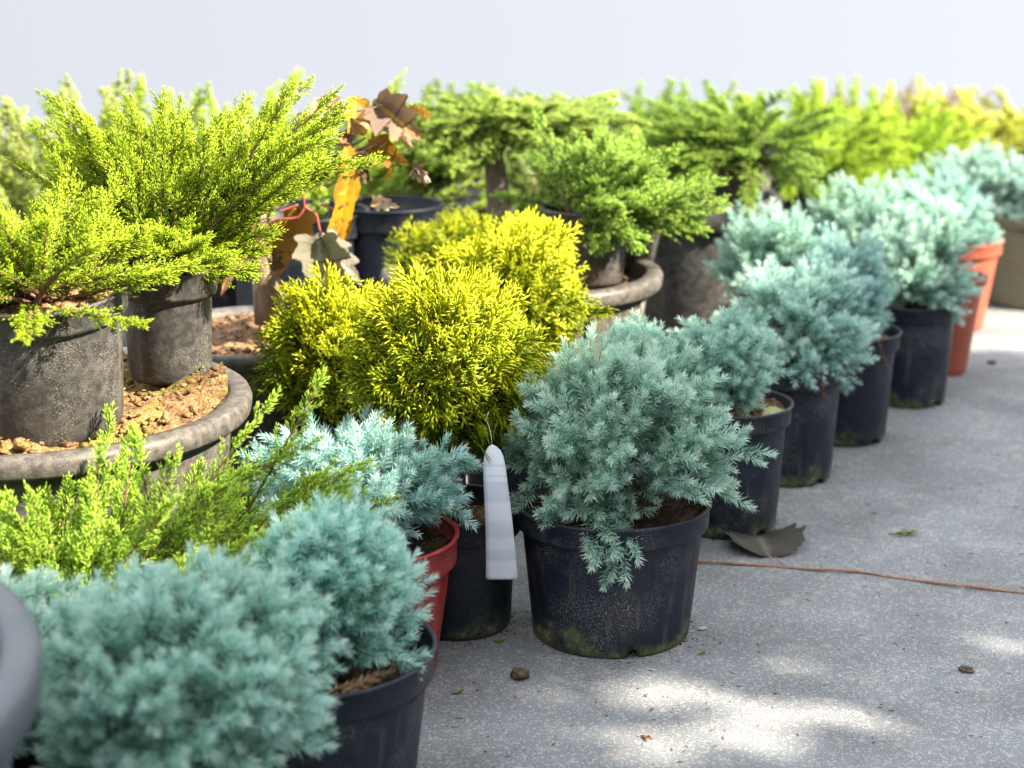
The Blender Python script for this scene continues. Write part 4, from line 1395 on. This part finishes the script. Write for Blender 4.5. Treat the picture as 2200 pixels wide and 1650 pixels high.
for (px, py, rr_) in ((1312, 1352, 0.094), (1562, 1128, 0.068), (1690, 1020, 0.068), (1812, 937, 0.068), (1946, 858, 0.068), (985, 1335, 0.064), (668, 1790, 0.094)):
    c_ = at(px, py)
    n = 90
    an = rg.uniform(0, 2 * math.pi, n)
    r_ = rr_ * (1.0 + 0.10 * rg.exponential(1.0, n) + 0.01)
    P = c_ + np.stack([r_ * np.cos(an), r_ * np.sin(an), np.full(n, 0.0008)], -1)
    az = rg.uniform(0, 2 * math.pi, n)
    D = np.stack([np.cos(az), np.sin(az), 0.1 * rg.normal(size=n)], -1)
    C = pal[rg.integers(0, 5, n)] * 0.8
    spindles(g, P, norm(D), rg.uniform(0.0015, 0.008, n), rg.uniform(0.0005, 0.0014, n), C, C)
o = g.build('ground_litter', M['leaf'])
tagp(o, 'dry needles and crumbs scattered over the asphalt', 'litter', None, 'stuff')

# ================================================================== SHADE HEDGE right of the yard (unseen, standing in for trees, shaped to cast the dappled shade)
ROW = np.array([0.5, 0.866, 0])
NRM = np.array([-0.866, 0.5, 0])
O1 = np.array([P1[0], P1[1], 0])
FLECKS = [(1185, 1494, 50, 15), (1400, 1490, 120, 38), (1300, 1572, 60, 18), (1420, 1585, 90, 22), (1640, 1560, 130, 34), (1800, 1536, 110, 18), (1600, 1505, 70, 12), (1680, 1430, 70, 13), (1930, 1578, 60, 13), (2165, 1380, 60, 20), (1390, 1636, 110, 13), (1640, 1612, 110, 12)]


def shade_hedge():
    rg = np.random.default_rng(77)
    n = 230000
    u = rg.uniform(-4.5, -3.5, n)
    tt = rg.uniform(-5.0, 3.3, n)
    z = rg.uniform(0.25, 4.6, n)
    # ragged top edge, set by where the shade line should fall
    edge = 0.41 + (-u) * math.tan(SUN_EL) / 0.995
    rag = 0.05 * np.sin(tt * 9) + 0.05 * np.sin(tt * 23 + 1) + 0.04 * np.sin(tt * 41 + 2)
    low = np.interp(tt + u * 0.178, [-5, -1.1, -0.8, -0.55, -0.1, 0.3, 0.8, 1.3, 1.55, 1.75, 2.6], [0.35, 0.22, 0.05, -0.05, 0.0, -0.05, -0.10, -0.13, -0.2, -0.75, -2.4])
    keep = z < edge + rag + low
    u, tt, z = u[keep], tt[keep], z[keep]
    P = O1 + ROW * tt[:, None] + NRM * u[:, None] + np.array([0, 0, 1]) * z[:, None]
    hit = P - SUN * (P[:, 2] / SUN[2])[:, None]
    ok = np.ones(len(P), bool)
    for (px, py, rx, ry) in FLECKS:
        c = at(px, py)
        wx = rx / FPX * (c[1] / math.cos(PITCH))
        wy = abs(at(px, py - ry)[1] - at(px, py + ry)[1]) / 2
        q = ((hit[:, 0] - c[0]) / (1.0 * wx + 0.007)) ** 2 + ((hit[:, 1] - c[1]) / (1.0 * wy + 0.011)) ** 2
        ok &= q > 1  # leaves left out along the sun rays to let the flecks through
    P = P[ok]
    n = len(P)
    d = norm(rg.normal(size=(n, 3)))
    a, b = frame(d)
    s = rg.uniform(0.028, 0.048, n)[:, None]
    V = np.stack([P - a * s, P - b * s * 0.5 + a * s * 0.1, P + a * s, P + b * s * 0.5 + a * s * 0.1], 1).reshape(-1, 3)
    Q = np.arange(4 * n).reshape(-1, 4)
    c = np.array((0.09, 0.13, 0.05)) * rg.uniform(0.6, 1.5, n)[:, None]
    t = thing('hedge', 'tall leafy hedge along the right side of the yard', 'hedge', O1 + ROW * -1.2 + NRM * -4.0)
    o0 = np.array(t.location)
    mesh('foliage', V - o0, Q, M['hedge_leaf'], t, np.repeat(c, 4, 0))
    g = Geo()
    for k in np.linspace(-4.8, 1.4, 9):
        p = O1 + ROW * k + NRM * -4.0 - o0
        tube(g, [p, p + [0.05, 0, 1.2], p + [0, 0.06, 2.4]], [0.06, 0.045, 0.02], 8)
    g.build('trunk', M['hedge_bark'], t, smooth=True)


shade_hedge()
